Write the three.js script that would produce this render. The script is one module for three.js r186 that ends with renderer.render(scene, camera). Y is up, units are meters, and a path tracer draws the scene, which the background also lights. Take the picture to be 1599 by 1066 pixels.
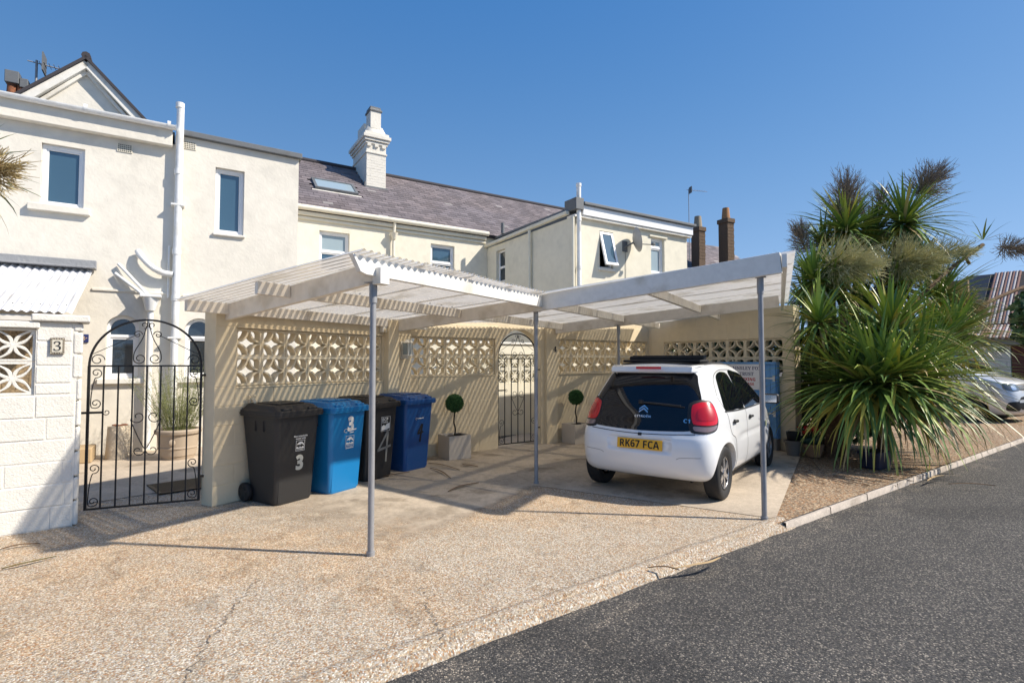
import * as THREE from 'three';
import { mergeGeometries, mergeVertices } from 'three/addons/utils/BufferGeometryUtils.js';
import { RoundedBoxGeometry } from 'three/addons/geometries/RoundedBoxGeometry.js';
import { TextGeometry } from 'three/addons/geometries/TextGeometry.js';
import { FontLoader } from 'three/addons/loaders/FontLoader.js';
import { Brush, Evaluator, SUBTRACTION } from 'three-bvh-csg';

// ---------- camera, sky, sun, exposure ----------
const scene = new THREE.Scene();
const camera = new THREE.PerspectiveCamera(65.42, 1599 / 1066, 0.05, 900);
camera.position.set(0, 1.5, 0);
camera.rotation.x = Math.atan(32 / 830);
const renderer = new THREE.WebGLRenderer({ antialias: true });
renderer.setSize(1024, 682);
renderer.toneMapping = THREE.LinearToneMapping;
renderer.toneMappingExposure = 1.41;
renderer.shadowMap.enabled = true;

const SUN = new THREE.Vector3(1.097, 1, 0.14).normalize();
const sun = new THREE.DirectionalLight(new THREE.Color().setRGB(1, 0.915, 0.79), 4.65);
sun.target.position.set(0, 0, -8);
sun.position.copy(SUN).multiplyScalar(40).add(sun.target.position);
sun.castShadow = true;
Object.assign(sun.shadow.camera, { left: -25, right: 25, top: 25, bottom: -25, near: 1, far: 120 });
sun.shadow.mapSize.set(4096, 4096);
sun.shadow.radius = 1.9;
scene.add(sun, sun.target);

{ // clear spring sky: deep blue above, paler and milkier towards the horizon and the sun's side
  const W = 512, Hh = 256, d = new Float32Array(W * Hh * 4), v = new THREE.Vector3();
  for (let j = 0; j < Hh; j++) for (let i = 0; i < W; i++) {
    const el = ((j + 0.5) / Hh - 0.5) * Math.PI, az = ((i + 0.5) / W - 0.5) * 2 * Math.PI;
    v.set(Math.cos(el) * Math.cos(az), Math.sin(el), Math.cos(el) * Math.sin(az));
    const c = v.dot(SUN), e = Math.max(0, Math.sin(el));
    const k = Math.exp(-e * 2.7), g = 0.5 + 0.5 * c;
    const r = 0.006 + 0.35 * Math.pow(k, 1.35), gg = 0.082 + 0.42 * Math.pow(k, 1.08), b = 0.30 + 0.42 * k;
    const m = 0.86 + 0.34 * g * g, glow = 0.5 * Math.pow(Math.max(0, c), 24) + 0.10 * Math.pow(Math.max(0, c), 4);
    const o = (j * W + i) * 4;
    d[o] = r * m + glow; d[o + 1] = gg * m + glow * 0.97; d[o + 2] = b * m + glow * 0.9; d[o + 3] = 1;
  }
  const t = new THREE.DataTexture(d, W, Hh, THREE.RGBAFormat, THREE.FloatType);
  t.mapping = THREE.EquirectangularReflectionMapping; t.magFilter = THREE.LinearFilter; t.minFilter = THREE.LinearFilter; t.needsUpdate = true;
  scene.background = t; scene.environment = t;
}

// ---------- helpers ----------
const V3 = THREE.Vector3, V2 = THREE.Vector2, PI = Math.PI, rad = (a) => a * PI / 180;
const V = (x, y, z) => new V3(x, y, z);
let _s = 12345;
const rnd = () => { _s = (_s + 0x6d2b79f5) | 0; let t = Math.imul(_s ^ (_s >>> 15), 1 | _s); t = (t + Math.imul(t ^ (t >>> 7), 61 | t)) ^ t; return ((t ^ (t >>> 14)) >>> 0) / 4294967296; };
const rr = (a, b) => a + (b - a) * rnd();
const lerp = (a, b, t) => a + (b - a) * t, clamp = (x, a, b) => Math.min(b, Math.max(a, x));
const sst = (a, b, x) => { const t = clamp((x - a) / (b - a), 0, 1); return t * t * (3 - 2 * t); };
const names = {};
const numbered = (n) => { names[n] = (names[n] ?? -1) + 1; return names[n] ? n + '_' + String(names[n]).padStart(3, '0') : n; };
// uv in metres from the dominant axis of each face
function muv(g) {
  g = g.index ? g.toNonIndexed() : g;
  const p = g.attributes.position, uv = new Float32Array(p.count * 2), a = V(), b = V(), c = V(), n = V();
  for (let i = 0; i < p.count; i += 3) {
    a.fromBufferAttribute(p, i); b.fromBufferAttribute(p, i + 1); c.fromBufferAttribute(p, i + 2);
    n.copy(b).sub(a).cross(c.clone().sub(a));
    const x = Math.abs(n.x), y = Math.abs(n.y), z = Math.abs(n.z);
    [a, b, c].forEach((q, k) => {
      const o = (i + k) * 2;
      if (z >= x && z >= y) { uv[o] = q.x; uv[o + 1] = q.y; } else if (x >= y) { uv[o] = q.z; uv[o + 1] = q.y; } else { uv[o] = q.x; uv[o + 1] = q.z; }
    });
  }
  g.setAttribute('uv', new THREE.BufferAttribute(uv, 2));
  return g;
}
function plain(g) {
  g = g.index ? g.toNonIndexed() : g;
  if (!g.attributes.normal) g.computeVertexNormals();
  for (const k of Object.keys(g.attributes)) if (!['position', 'normal', 'color'].includes(k)) g.deleteAttribute(k);
  return g;
}
function geo(list, keepUV) {
  if (!Array.isArray(list)) list = [list];
  if (keepUV) return list[0];
  return muv(list.length > 1 ? mergeGeometries(list.map(plain)) : plain(list[0]));
}
function mesh(name, g, mat, parent, keepUV) {
  const m = new THREE.Mesh(g.__done ? g : geo(g, keepUV), mat);
  m.name = name; m.castShadow = m.receiveShadow = true;
  parent.add(m);
  return m;
}
const shared = (g, keepUV) => { const o = geo(g, keepUV); o.__done = true; return o; };
function thing(name, label, category, X = 0, D = 0, th = 90, y = 0, group) {
  const o = new THREE.Group(); o.name = numbered(name); o.userData = { label, category };
  if (group) o.userData.group = group;
  o.position.set(X, y, -D); o.rotation.y = rad(90 - th); scene.add(o);
  return o;
}
function single(name, g, mat, label, category, X = 0, D = 0, th = 90, y = 0, group) {
  const m = mesh(numbered(name), g, mat, scene); m.userData = { label, category };
  if (group) m.userData.group = group;
  m.position.set(X, y, -D); m.rotation.y = rad(90 - th);
  return m;
}
function structure(name, g, mat, keepUV) { const m = mesh(name, g, mat, scene, keepUV); m.userData.kind = 'structure'; return m; }
const box = (w, h, d, x = 0, y = 0, z = 0) => new THREE.BoxGeometry(w, h, d).translate(x, y, z);
const box2 = (x0, x1, y0, y1, z0, z1) => box(x1 - x0, y1 - y0, z1 - z0, (x0 + x1) / 2, (y0 + y1) / 2, (z0 + z1) / 2);
const rbox = (w, h, d, x = 0, y = 0, z = 0, r = 0.01, s = 2) => new RoundedBoxGeometry(w, h, d, s, r).translate(x, y, z);
const rbox2 = (x0, x1, y0, y1, z0, z1, r = 0.008, s = 1) => rbox(x1 - x0, y1 - y0, z1 - z0, (x0 + x1) / 2, (y0 + y1) / 2, (z0 + z1) / 2, r, s);
function bar(p, q, w, h, bevel = 0) { // box from p to q, h measured upwards
  const L = p.distanceTo(q), g = bevel ? rbox(w, h, L, 0, 0, 0, bevel, 1) : box(w, h, L), z = q.clone().sub(p).normalize(), x = V(0, 1, 0).cross(z);
  if (x.lengthSq() < 1e-6) x.set(1, 0, 0); x.normalize();
  return g.applyMatrix4(new THREE.Matrix4().makeBasis(x, z.clone().cross(x), z).setPosition(p.clone().add(q).multiplyScalar(0.5)));
}
function rod(p, q, r, n = 10, r2 = r) {
  const L = p.distanceTo(q), g = new THREE.CylinderGeometry(r2, r, L, n);
  return g.applyQuaternion(new THREE.Quaternion().setFromUnitVectors(V(0, 1, 0), q.clone().sub(p).normalize())).translate((p.x + q.x) / 2, (p.y + q.y) / 2, (p.z + q.z) / 2);
}
const tube = (pts, r, seg = 24, n = 6) => new THREE.TubeGeometry(new THREE.CatmullRomCurve3(pts), seg, r, n, false);
function extr(shape, depth, bevel = 0, seg = 8) {
  return new THREE.ExtrudeGeometry(shape, { depth: depth - 2 * bevel, bevelEnabled: bevel > 0, bevelSize: bevel, bevelThickness: bevel, bevelOffset: -bevel, bevelSegments: 1, curveSegments: seg }).translate(0, 0, bevel);
}
const poly = (pts) => new THREE.Shape(pts.map(([x, y]) => new V2(x, y)));
const pathOf = (pts) => new THREE.Path(pts.map(([x, y]) => new V2(x, y)));
const rectPts = (x0, x1, y0, y1) => [[x0, y0], [x1, y0], [x1, y1], [x0, y1]];
function archPts(x0, x1, y0, y1, rise, n = 14) { // rectangle with a segmental / round top
  const p = [[x0, y0], [x1, y0]], c = (x0 + x1) / 2, w = (x1 - x0) / 2;
  for (let i = 0; i <= n; i++) { const a = PI * i / n; p.push([c + w * Math.cos(a), y1 - rise + rise * Math.sin(a)]); }
  return p;
}
function wallGeo(outline, holes, depth) { const s = poly(outline); holes.forEach((h) => s.holes.push(pathOf(h))); return extr(s, depth).translate(0, 0, -depth); }

// ---------- computed textures ----------
const hash = (x, y, s) => { let h = Math.imul(x, 374761393) + Math.imul(y, 668265263) + Math.imul(s, 1442695041); h = Math.imul(h ^ (h >>> 13), 1274126177); return ((h ^ (h >>> 16)) >>> 0) / 4294967296; };
function vnoise(x, y, per, s) {
  const xi = Math.floor(x), yi = Math.floor(y), fx = x - xi, fy = y - yi, w = (a) => ((a % per) + per) % per;
  const u = fx * fx * (3 - 2 * fx), v = fy * fy * (3 - 2 * fy);
  return lerp(lerp(hash(w(xi), w(yi), s), hash(w(xi + 1), w(yi), s), u), lerp(hash(w(xi), w(yi + 1), s), hash(w(xi + 1), w(yi + 1), s), u), v);
}
const fbm = (u, v, per, oct, s) => { let a = 0, k = 0.5, n = 0; for (let i = 0; i < oct; i++) { a += k * vnoise(u * per, v * per, per, s + i); n += k; per *= 2; k *= 0.5; } return a / n; };
function voronoi(u, v, per, s, out) { // tileable: nearest, second, id
  const x = u * per, y = v * per, xi = Math.floor(x), yi = Math.floor(y); let d1 = 9, d2 = 9, id = 0;
  for (let j = -1; j <= 1; j++) for (let i = -1; i <= 1; i++) {
    const cx = ((xi + i) % per + per) % per, cy = ((yi + j) % per + per) % per;
    const dx = xi + i + 0.1 + 0.8 * hash(cx, cy, s) - x, dy = yi + j + 0.1 + 0.8 * hash(cx, cy, s + 7) - y, d = Math.hypot(dx, dy);
    if (d < d1) { d2 = d1; d1 = d; id = hash(cx, cy, s + 13); } else if (d < d2) d2 = d;
  }
  out.d = d1; out.e = d2 - d1; out.id = id; return out;
}
function texture(n, metres, fn, srgb = true) {
  const d = new Uint8Array(n * n * 4);
  for (let j = 0; j < n; j++) for (let i = 0; i < n; i++) { const c = fn(i / n, j / n), o = (j * n + i) * 4; d[o] = clamp(c[0], 0, 1) * 255; d[o + 1] = clamp(c[1], 0, 1) * 255; d[o + 2] = clamp(c[2], 0, 1) * 255; d[o + 3] = 255; }
  const t = new THREE.DataTexture(d, n, n, THREE.RGBAFormat);
  t.wrapS = t.wrapT = THREE.RepeatWrapping; t.magFilter = THREE.LinearFilter; t.minFilter = THREE.LinearMipmapLinearFilter; t.generateMipmaps = true;
  if (srgb) t.colorSpace = THREE.SRGBColorSpace; t.repeat.set(1 / metres, 1 / metres); t.needsUpdate = true;
  return t;
}
const vo = {};
const mottle = texture(512, 2.7, (u, v) => { const a = fbm(u, v, 4, 5, 3), b = fbm(u, v, 24, 3, 9), k = 0.93 + 0.06 * a + 0.05 * (b - 0.5) - 0.03 * sst(0.60, 0.80, fbm(u, v, 9, 4, 31)); return [k, k * 0.993, k * 0.975]; });
const roughcast = texture(512, 1.3, (u, v) => { const k = 0.6 * fbm(u, v, 9, 3, 21) + 0.4 * fbm(u, v, 40, 3, 27); return [k, k, k]; }, false);
const blockface = texture(512, 0.6, (u, v) => { const k = 0.55 * fbm(u, v * 0.5, 12, 3, 41) + 0.45 * fbm(u, v, 60, 2, 47); return [k, k, k]; }, false);
const stone = (n, m, per, pal, gap, seed) => {
  const mk = (u, v) => { voronoi(u, v, per, seed, vo); const e = sst(0.02, 0.16, vo.e); return e; };
  return [texture(n, m, (u, v) => { const e = mk(u, v), c = pal[Math.floor(vo.id * pal.length)], j = 0.86 + 0.28 * ((vo.id * 37.7) % 1), f = 0.94 + 0.12 * fbm(u, v, 64, 2, seed + 3); return [0, 1, 2].map((q) => lerp(gap[q], c[q] * j, 0.36 + 0.64 * e) * f); }),
    texture(n, m, (u, v) => { const e = mk(u, v) * (0.55 + 0.45 * ((vo.id * 91.3) % 1)); return [e, e, e]; }, false)];
};
const [aggMap, aggBump] = stone(1024, 1.15, 138, [[.84, .77, .67], [.80, .71, .60], [.88, .84, .77], [.72, .66, .59], [.76, .63, .49], [.86, .81, .74], [.62, .57, .52], [.82, .75, .65], [.70, .53, .38], [.91, .88, .84]], [.62, .55, .47], 5);
const [tarMap, tarBump] = stone(1024, 1.3, 146, [[.30, .30, .30], [.35, .345, .34], [.27, .27, .275], [.40, .39, .38], [.32, .32, .32], [.48, .46, .44], [.28, .28, .285], [.36, .355, .35], [.58, .56, .53], [.25, .25, .26], [.22, .22, .23]], [.11, .11, .115], 55);
const [gravMap, gravBump] = stone(1024, 1.4, 80, [[.72, .62, .50], [.62, .52, .41], [.78, .72, .63], [.55, .47, .39], [.66, .50, .36], [.70, .64, .56], [.48, .42, .36]], [.28, .23, .19], 85);
const slabMap = texture(1024, 2.4, (u, v) => { voronoi(u, v, 230, 15, vo); const sp = vo.d < 0.3 ? (vo.id - 0.5) * 0.20 : 0, a = fbm(u, v, 5, 5, 61), k = 0.70 + 0.16 * (a - 0.5) + 0.08 * (fbm(u, v, 60, 2, 67) - 0.5) + sp; const st = sst(0.62, 0.78, fbm(u, v, 7, 4, 71)) * 0.10; return [k * 1.05 - st, k * 0.98 - st, k * 0.89 - st]; });
const slabBump = texture(512, 1.2, (u, v) => { const k = fbm(u, v, 60, 3, 77); return [k, k, k]; }, false);
const barkMap = texture(256, 0.5, (u, v) => { const k = 0.6 + 0.5 * fbm(u, v, 16, 4, 83); return [k * 0.62, k * 0.52, k * 0.42]; });
const galv = texture(256, 0.25, (u, v) => { const k = 0.78 + 0.12 * (fbm(u, v, 5, 4, 93) - 0.5); return [k, k * 1.01, k * 1.03]; });
const dirt = texture(512, 1.6, (u, v) => { const a = fbm(u, v, 6, 5, 101), b = sst(0.50, 0.80, a) * 0.10, k = 0.97 - b + 0.05 * (fbm(u, v, 40, 2, 103) - 0.5); return [k, k * (1 - b * 0.15), k * (1 - b * 0.45)]; });
const brickGrain = texture(256, 0.5, (u, v) => { const k = 0.75 + 0.5 * (fbm(u, v, 24, 4, 111) - 0.5); return [k, k * 0.96, k * 0.9]; });

// ---------- materials ----------
const rgb = (r, g, b) => new THREE.Color().setRGB(r, g, b);
const std = (c, rough = 0.85, o = {}) => new THREE.MeshStandardMaterial({ color: c, roughness: rough, ...o });
const phys = (c, rough, o = {}) => new THREE.MeshPhysicalMaterial({ color: c, roughness: rough, ...o });
const M = {
  houseA: std(rgb(.81, .775, .705), .92, { map: mottle, bumpMap: roughcast, bumpScale: .005 }),
  houseC: std(rgb(.84, .80, .69), .92, { map: mottle, bumpMap: roughcast, bumpScale: .003 }),
  houseD: std(rgb(.82, .785, .67), .92, { map: mottle, bumpMap: roughcast, bumpScale: .003 }),
  buff: std(rgb(.86, .735, .525), .9, { map: mottle, bumpMap: blockface, bumpScale: .003 }),
  buffScreen: std(rgb(.87, .755, .555), .9, { map: mottle, bumpMap: blockface, bumpScale: .002 }),
  whiteBlock: std(rgb(.80, .785, .745), .92, { map: mottle, bumpMap: blockface, bumpScale: .006 }),
  trim: std(rgb(.82, .79, .72), .7, { map: dirt }),
  timber: std(rgb(.85, .79, .70), .75, { map: dirt }),
  fascia: std(rgb(.84, .82, .77), .6, { map: dirt }),
  upvc: std(rgb(.85, .85, .85), .35),
  pipe: std(rgb(.84, .84, .82), .35, { map: dirt }),
  glass: phys(rgb(.045, .095, .14), .04, { ior: 2.1 }),
  glassDark: phys(rgb(.02, .03, .04), .05, { ior: 1.9 }),
  glassPale: phys(rgb(.30, .38, .42), .25, { ior: 1.7 }),
  lead: std(rgb(.16, .17, .18), .7, { map: dirt, metalness: .2 }), leadPale: std(rgb(.36, .37, .39), .6, { map: mottle, metalness: .2, bumpMap: roughcast, bumpScale: .01 }),
  slate: std(rgb(1, 1, 1), .75, { bumpMap: slabBump, bumpScale: .004, vertexColors: false }),
  slateBase: std(rgb(.05, .045, .05), .9),
  steel: std(rgb(.52, .51, .50), .55, { map: galv, metalness: .25 }),
  iron: std(rgb(.018, .018, .02), .45, { metalness: .3 }),
  ironBrown: std(rgb(.06, .045, .03), .6, { metalness: .3 }),
  sheet: phys(rgb(.92, .90, .86), .95, { transmission: .38, thickness: 0, map: dirt, side: THREE.DoubleSide }),
  crest: phys(rgb(.86, .82, .74), .15, { transmission: .36, thickness: 0, side: THREE.DoubleSide }),
  awning: std(rgb(.82, .82, .84), .5, { map: dirt, side: THREE.DoubleSide }),
  agg: std(rgb(.88, .89, .88), .95, { map: aggMap, bumpMap: aggBump, bumpScale: .004, vertexColors: true }),
  tar: std(rgb(1.08, 1.04, .97), .92, { map: tarMap, bumpMap: tarBump, bumpScale: .009, vertexColors: true }),
  gravel: std(rgb(1.15, 1.12, 1.06), .95, { map: gravMap, bumpMap: gravBump, bumpScale: .008, vertexColors: true }),
  slab: std(rgb(.98, .965, .94), .9, { transparent: true, map: slabMap, bumpMap: slabBump, bumpScale: .0015, vertexColors: true }),
  kerb: std(rgb(.70, .705, .70), .95, { map: aggMap, bumpMap: aggBump, bumpScale: .003 }), edging: std(rgb(.92, .93, .97), .95, { map: slabMap, bumpMap: slabBump, bumpScale: .004 }),
  binBlack: std(rgb(.021, .021, .022), .48), binLid: std(rgb(.026, .023, .021), .55),
  binBlue: std(rgb(.006, .17, .42), .42), binNavy: std(rgb(.008, .07, .24), .42),
  rubber: std(rgb(.014, .014, .015), .7),
  printWhite: std(rgb(.72, .72, .70), .7), printGrey: std(rgb(.27, .26, .23), .8), printBlack: std(rgb(.012, .012, .014), .7), printCream: std(rgb(.55, .55, .48), .7),
  terracotta: std(rgb(.42, .17, .09), .85, { map: brickGrain }), brick: std(rgb(.24, .17, .12), .9, { map: brickGrain }), paleClay: std(rgb(.50, .36, .22), .85, { map: brickGrain }),
  whiteBrick: std(rgb(.80, .77, .71), .9, { map: mottle, bumpMap: blockface, bumpScale: .006 }),
  bark: std(rgb(.55, .48, .40), .95, { map: barkMap, bumpMap: roughcast, bumpScale: .02 }),
  blueDoor: std(rgb(.15, .38, .74), .6, { map: dirt }),
  greyPlinth: std(rgb(.27, .26, .25), .9, { map: mottle }),
  leaf: phys(rgb(1, 1, 1), .42, { vertexColors: true, side: THREE.DoubleSide }),
};

// ---------- ground ----------
const ED = [Math.sin(rad(53.8)), Math.cos(rad(53.8))], EN = [-ED[1], ED[0]];
const edge = (t, n = 0) => [2.281 + t * ED[0] + n * EN[0], 4.853 + t * ED[1] + n * EN[1]];
const E1 = [Math.sin(rad(31.5)), Math.cos(rad(31.5))], E2 = [E1[1], -E1[0]], O1 = [-2.96, 5.80];
const sw = (s, w) => [O1[0] + s * E1[0] + w * E2[0], O1[1] + s * E1[1] + w * E2[1]];
function upward(g) { // faces wound so that they look up
  g.computeVertexNormals(); const n = g.attributes.normal; let y = 0; for (let i = 0; i < n.count; i++) y += n.getY(i);
  if (y < 0) { const a = g.index.array; for (let i = 0; i < a.length; i += 3) { const t = a[i]; a[i] = a[i + 1]; a[i + 1] = t; } g.computeVertexNormals(); }
  return g;
}
function patch(c, nx, ny, yf, colf) { // bilinear sheet between four (X, D) corners; vertex colours carry stains of the surface itself
  const pos = [], col = [], uv = [], idx = [];
  for (let j = 0; j <= ny; j++) for (let i = 0; i <= nx; i++) {
    const u = i / nx, v = j / ny, q = [0, 1].map((k) => lerp(lerp(c[0][k], c[1][k], u), lerp(c[3][k], c[2][k], u), v));
    pos.push(q[0], yf(q[0], q[1]), -q[1]); uv.push(q[0], q[1]); const k = colf(q[0], q[1]); col.push(...k);
  }
  for (let j = 0; j < ny; j++) for (let i = 0; i < nx; i++) { const a = j * (nx + 1) + i, b = a + 1, d = a + nx + 1, e = d + 1; idx.push(a, b, e, a, e, d); }
  const g = new THREE.BufferGeometry();
  g.setAttribute('position', new THREE.Float32BufferAttribute(pos, 3)); g.setAttribute('uv', new THREE.Float32BufferAttribute(uv, 2)); g.setAttribute('color', new THREE.Float32BufferAttribute(col, colf(0, 0).length));
  g.setIndex(idx); return upward(g);
}
const N2 = (x, y, f, s, o = 4) => fbm((x * f + 500) / 1024, (y * f + 500) / 1024, 1024, o, s);
const grey = (k, w = 0) => [k * (1 + w), k, k * (1 - w)];
const tarCol = (x, y) => { // worn and patched: broad tones, oily patches, pale grit along the edge of the drive
  const a = N2(x, y, .35, 3), b = N2(x, y, 1.7, 8), c = N2(x, y, 5, 12, 3), n = (x - 2.281) * EN[0] + (y - 4.853) * EN[1], t = (x - 2.281) * ED[0] + (y - 4.853) * ED[1];
  const track = .10 * Math.exp(-((n + 1.25 + .2 * N2(t, 3, .3, 5)) ** 2) / .10) + .10 * Math.exp(-((n + 2.75 + .2 * N2(t, 9, .3, 6)) ** 2) / .12), oil = -.22 * sst(.62, .74, N2(x, y, .9, 19)), grit = sst(.50, .72, N2(x, y, 12, 29, 3)) * sst(-.55, -.02, n + .25 * (b - .5)) * .75;
  const k = .88 + .34 * (a - .45) + .22 * (b - .5) + .12 * (c - .5) + track + oil; return [k + grit * 1.05, k + grit * .92, k + grit * .74];
};
structure('road', mergeGeometries([patch([[-160, -60], [160, -60], [160, 260], [-160, 260]], 200, 200, () => -.068, tarCol), patch([[-8, -6], [30, -6], [30, 24], [-8, 24]], 380, 300, () => -.062, tarCol)]), M.tar, true);
structure('driveway', patch([edge(-14, .11), edge(.36, .11), edge(.36, 14), edge(-14, 14)], 320, 320, () => 0, (x, y) => {
  const a = N2(x, y, .7, 13), b = N2(x, y, 3.1, 17), c = N2(x, y, 9, 23, 3), d = N2(x, y, 1.3, 27), r = sst(.46, .66, a) * (.5 + .5 * sst(.4, .6, b)); // rusty, paler and soiled patches
  const k = .93 + .20 * (b - .5) + .14 * (d - .5) - .22 * sst(.60, .72, c) * sst(.46, .6, b) - .08 * sst(.58, .72, d); return [k * (1 + .03 * r), k * (1 - .055 * r), k * (1 - .15 * r)];
}), M.agg, true);
const toSW = (x, y) => { const a = x - O1[0], b = y - O1[1]; return [a * E1[0] + b * E1[1], a * E2[0] + b * E2[1]]; };
const slabTone = (x, y) => { const a = N2(x, y, .9, 33), b = N2(x, y, 4, 37), c = N2(x, y, 11, 39, 3); const k = .92 + .20 * (a - .5) + .16 * (b - .5) - .16 * sst(.58, .7, c) * sst(.5, .62, a); return [k, k * .985, k * .955]; };
const slabCol = (x, y) => { // the smooth skin of the slab is worn through to the stones towards the gate and the drive
  const [s, w] = toSW(x, y), n = N2(x, y, 7, 63) * .7 + N2(x, y, 30, 65, 2) * .3, left = sst(-.5, 1.1, s + (n - .5) * 1.6), front = s < 2.3 ? sst(2.56, 2.30, w + (n - .5) * .25) : 1;
  return [...slabTone(x, y), left * front];
};
{
  const g1 = patch([sw(-.6, 2.56), sw(-.6, -.1), sw(2.3, -.1), sw(2.3, 2.56)], 110, 100, () => .005, slabCol), g2 = patch([sw(2.302, 5.02), sw(2.302, -.1), sw(7.6, -.1), sw(6.6, 5.02)], 100, 100, () => .005, slabCol);
  structure('carport_slab', mergeGeometries([g1, g2]), M.slab, true);
}
structure('gravel_bed', patch([edge(.30, .03), edge(26, .03), edge(26, 9), [3.7, 9.6]], 120, 60, (x, y) => -.022 + .02 * N2(x, y, 2, 43), (x, y) => { const a = N2(x, y, .8, 47), b = N2(x, y, 3, 49); return grey(.85 + .3 * (a - .5) + .25 * (b - .5), .02); }), M.gravel, true);
structure('yard_paving', patch([[-12, 7.5], [-5.2, 4.9], [-1.0, 9.6], [-6, 16]], 30, 30, () => .006, (x, y) => [...slabTone(x, y), 1]), M.slab, true);
// kerb: a worn concrete lip along the drive, thin precast edging along the gravel
function strip(prof, t0, t1, step, wob, seed) { // profile of (n, y) swept along the road edge
  const pos = [], idx = []; let r = 0;
  for (let t = t0; t <= t1 + 1e-6; t += step, r++) prof.forEach(([n, y], k) => { const [X, D] = edge(t, n + wob * (N2(t, k, 3, seed) - .5)); pos.push(X, y + wob * .35 * (N2(t, k + 9, 4, seed) - .5) * (y > -.05 ? 1 : 0), -D); });
  const m = prof.length;
  for (let i = 0; i < r - 1; i++) for (let k = 0; k < m - 1; k++) { const a = i * m + k; idx.push(a, a + m, a + 1, a + 1, a + m, a + m + 1); }
  const g = new THREE.BufferGeometry(); g.setAttribute('position', new THREE.Float32BufferAttribute(pos, 3)); g.setIndex(idx); return upward(g);
}
const kerb = structure('kerb', [strip([[.125, -.03], [.12, .005], [.055, .003], [.046, -.030], [.026, -.032], [.018, -.008], [-.035, -.030], [-.06, -.075]], -14, .46, .06, .045, 51)], M.kerb);
for (let k = 0; k < 26; k++) { // edging stones, laid end to end
  const t0 = .30 + k * .915, g = strip([[.0, -.09], [-.004, .008], [-.042, .006], [-.048, -.09]], t0, t0 + .90, .1, .008, 53 + k);
  mesh('edging_stone', [g], M.edging, kerb);
}
// cracks in the drive: narrow open joints
function crack(pts, seed) {
  const pos = [], idx = [], n = 90, cv = new THREE.CatmullRomCurve3(pts.map(([x, d]) => V(x, 0, -d)));
  for (let i = 0; i <= n; i++) {
    const p = cv.getPoint(i / n), t = cv.getTangent(i / n), s = V(-t.z, 0, t.x), j = (N2(i, seed, .5, 57) - .5) * .10 + (hash(i, seed, 4) - .5) * .012, w = .0012 + .010 * Math.max(0, N2(i, seed + 4, 1.3, 59) - .3);
    for (const e of [-1, 1]) pos.push(p.x + s.x * (j + e * w), .004, p.z + s.z * (j + e * w));
  }
  for (let i = 0; i < n; i++) { const a = i * 2; idx.push(a, a + 1, a + 2, a + 1, a + 3, a + 2); }
  const g = new THREE.BufferGeometry(); g.setAttribute('position', new THREE.Float32BufferAttribute(pos, 3)); g.setIndex(idx); return upward(g);
}
structure('crack', [crack([[-1.75, 3.75], [-1.72, 3.4], [-1.66, 3.1], [-1.62, 2.85], [-1.52, 2.5]], 1), crack([[-.62, 3.6], [-.5, 3.3], [-.42, 3.05], [-.36, 2.88]], 2)], std(rgb(.17, .145, .12), 1));

// ---------- windows ----------
// window: frame mesh > pane(s), sill; x, y in wall coordinates, front of wall at z0
function windowOf(parent, x0, x1, y0, y1, z0, o = {}) {
  const f = o.f ?? .055, dz = o.recess ?? .1, rise = o.rise ?? 0, zf = z0 - dz, outer = rise ? archPts(x0, x1, y0, y1, rise) : rectPts(x0, x1, y0, y1), G = [];
  const lights = [];
  if (o.split) { lights.push([x0 + f, x1 - f, y0 + f, o.split - f * .5], [x0 + f, x1 - f, o.split + f * .5, y1 - f]); } else lights.push([x0 + f, x1 - f, y0 + f, y1 - f]);
  const s = poly(outer);
  lights.forEach((l, i) => s.holes.push(pathOf(rise && i === lights.length - 1 ? archPts(l[0], l[1], l[2], l[3], Math.max(.02, rise - f * .4)) : rectPts(...l))));
  G.push(extr(s, .06, .006).translate(0, 0, zf - .03));
  if (!o.plainSash) lights.forEach((l, i) => { if (rise && i === lights.length - 1 && o.split) return; const [a, b, c, d] = l, e = .03; if (rise && i === lights.length - 1) return; const q = poly(rectPts(a - .002, b + .002, c - .002, d + .002)); q.holes.push(pathOf(rectPts(a + e, b - e, c + e, d - e))); G.push(extr(q, .05, .005).translate(0, 0, zf - .035)); });
  const w = mesh('window', G, M.upvc, parent);
  lights.forEach((l, i) => { const g = rise && i === lights.length - 1 ? archPts(l[0] - .004, l[1] + .004, l[2] - .004, l[3] + .004, Math.max(.02, rise - f * .4)) : rectPts(l[0] - .004, l[1] + .004, l[2] - .004, l[3] + .004); mesh('pane', extr(poly(g), .012).translate(0, 0, zf - .022), o.glass?.[i] ?? o.glass ?? M.glass, w); });
  if (o.sill) { const [sx0, sx1, sh, sd] = o.sill; mesh('sill', rbox2(sx0, sx1, y0 - sh, y0 - .002, zf - .02, z0 + sd, .012, 2), o.sillMat ?? M.trim, w); }
  return w;
}
const hole = (x0, x1, y0, y1, rise = 0) => rise ? archPts(x0 - .001, x1 + .001, y0 - .001, y1 + .001, rise) : rectPts(x0 - .001, x1 + .001, y0 - .001, y1 + .001);
const HX = -6.4, HD = 8.85, HT = 58;
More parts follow.
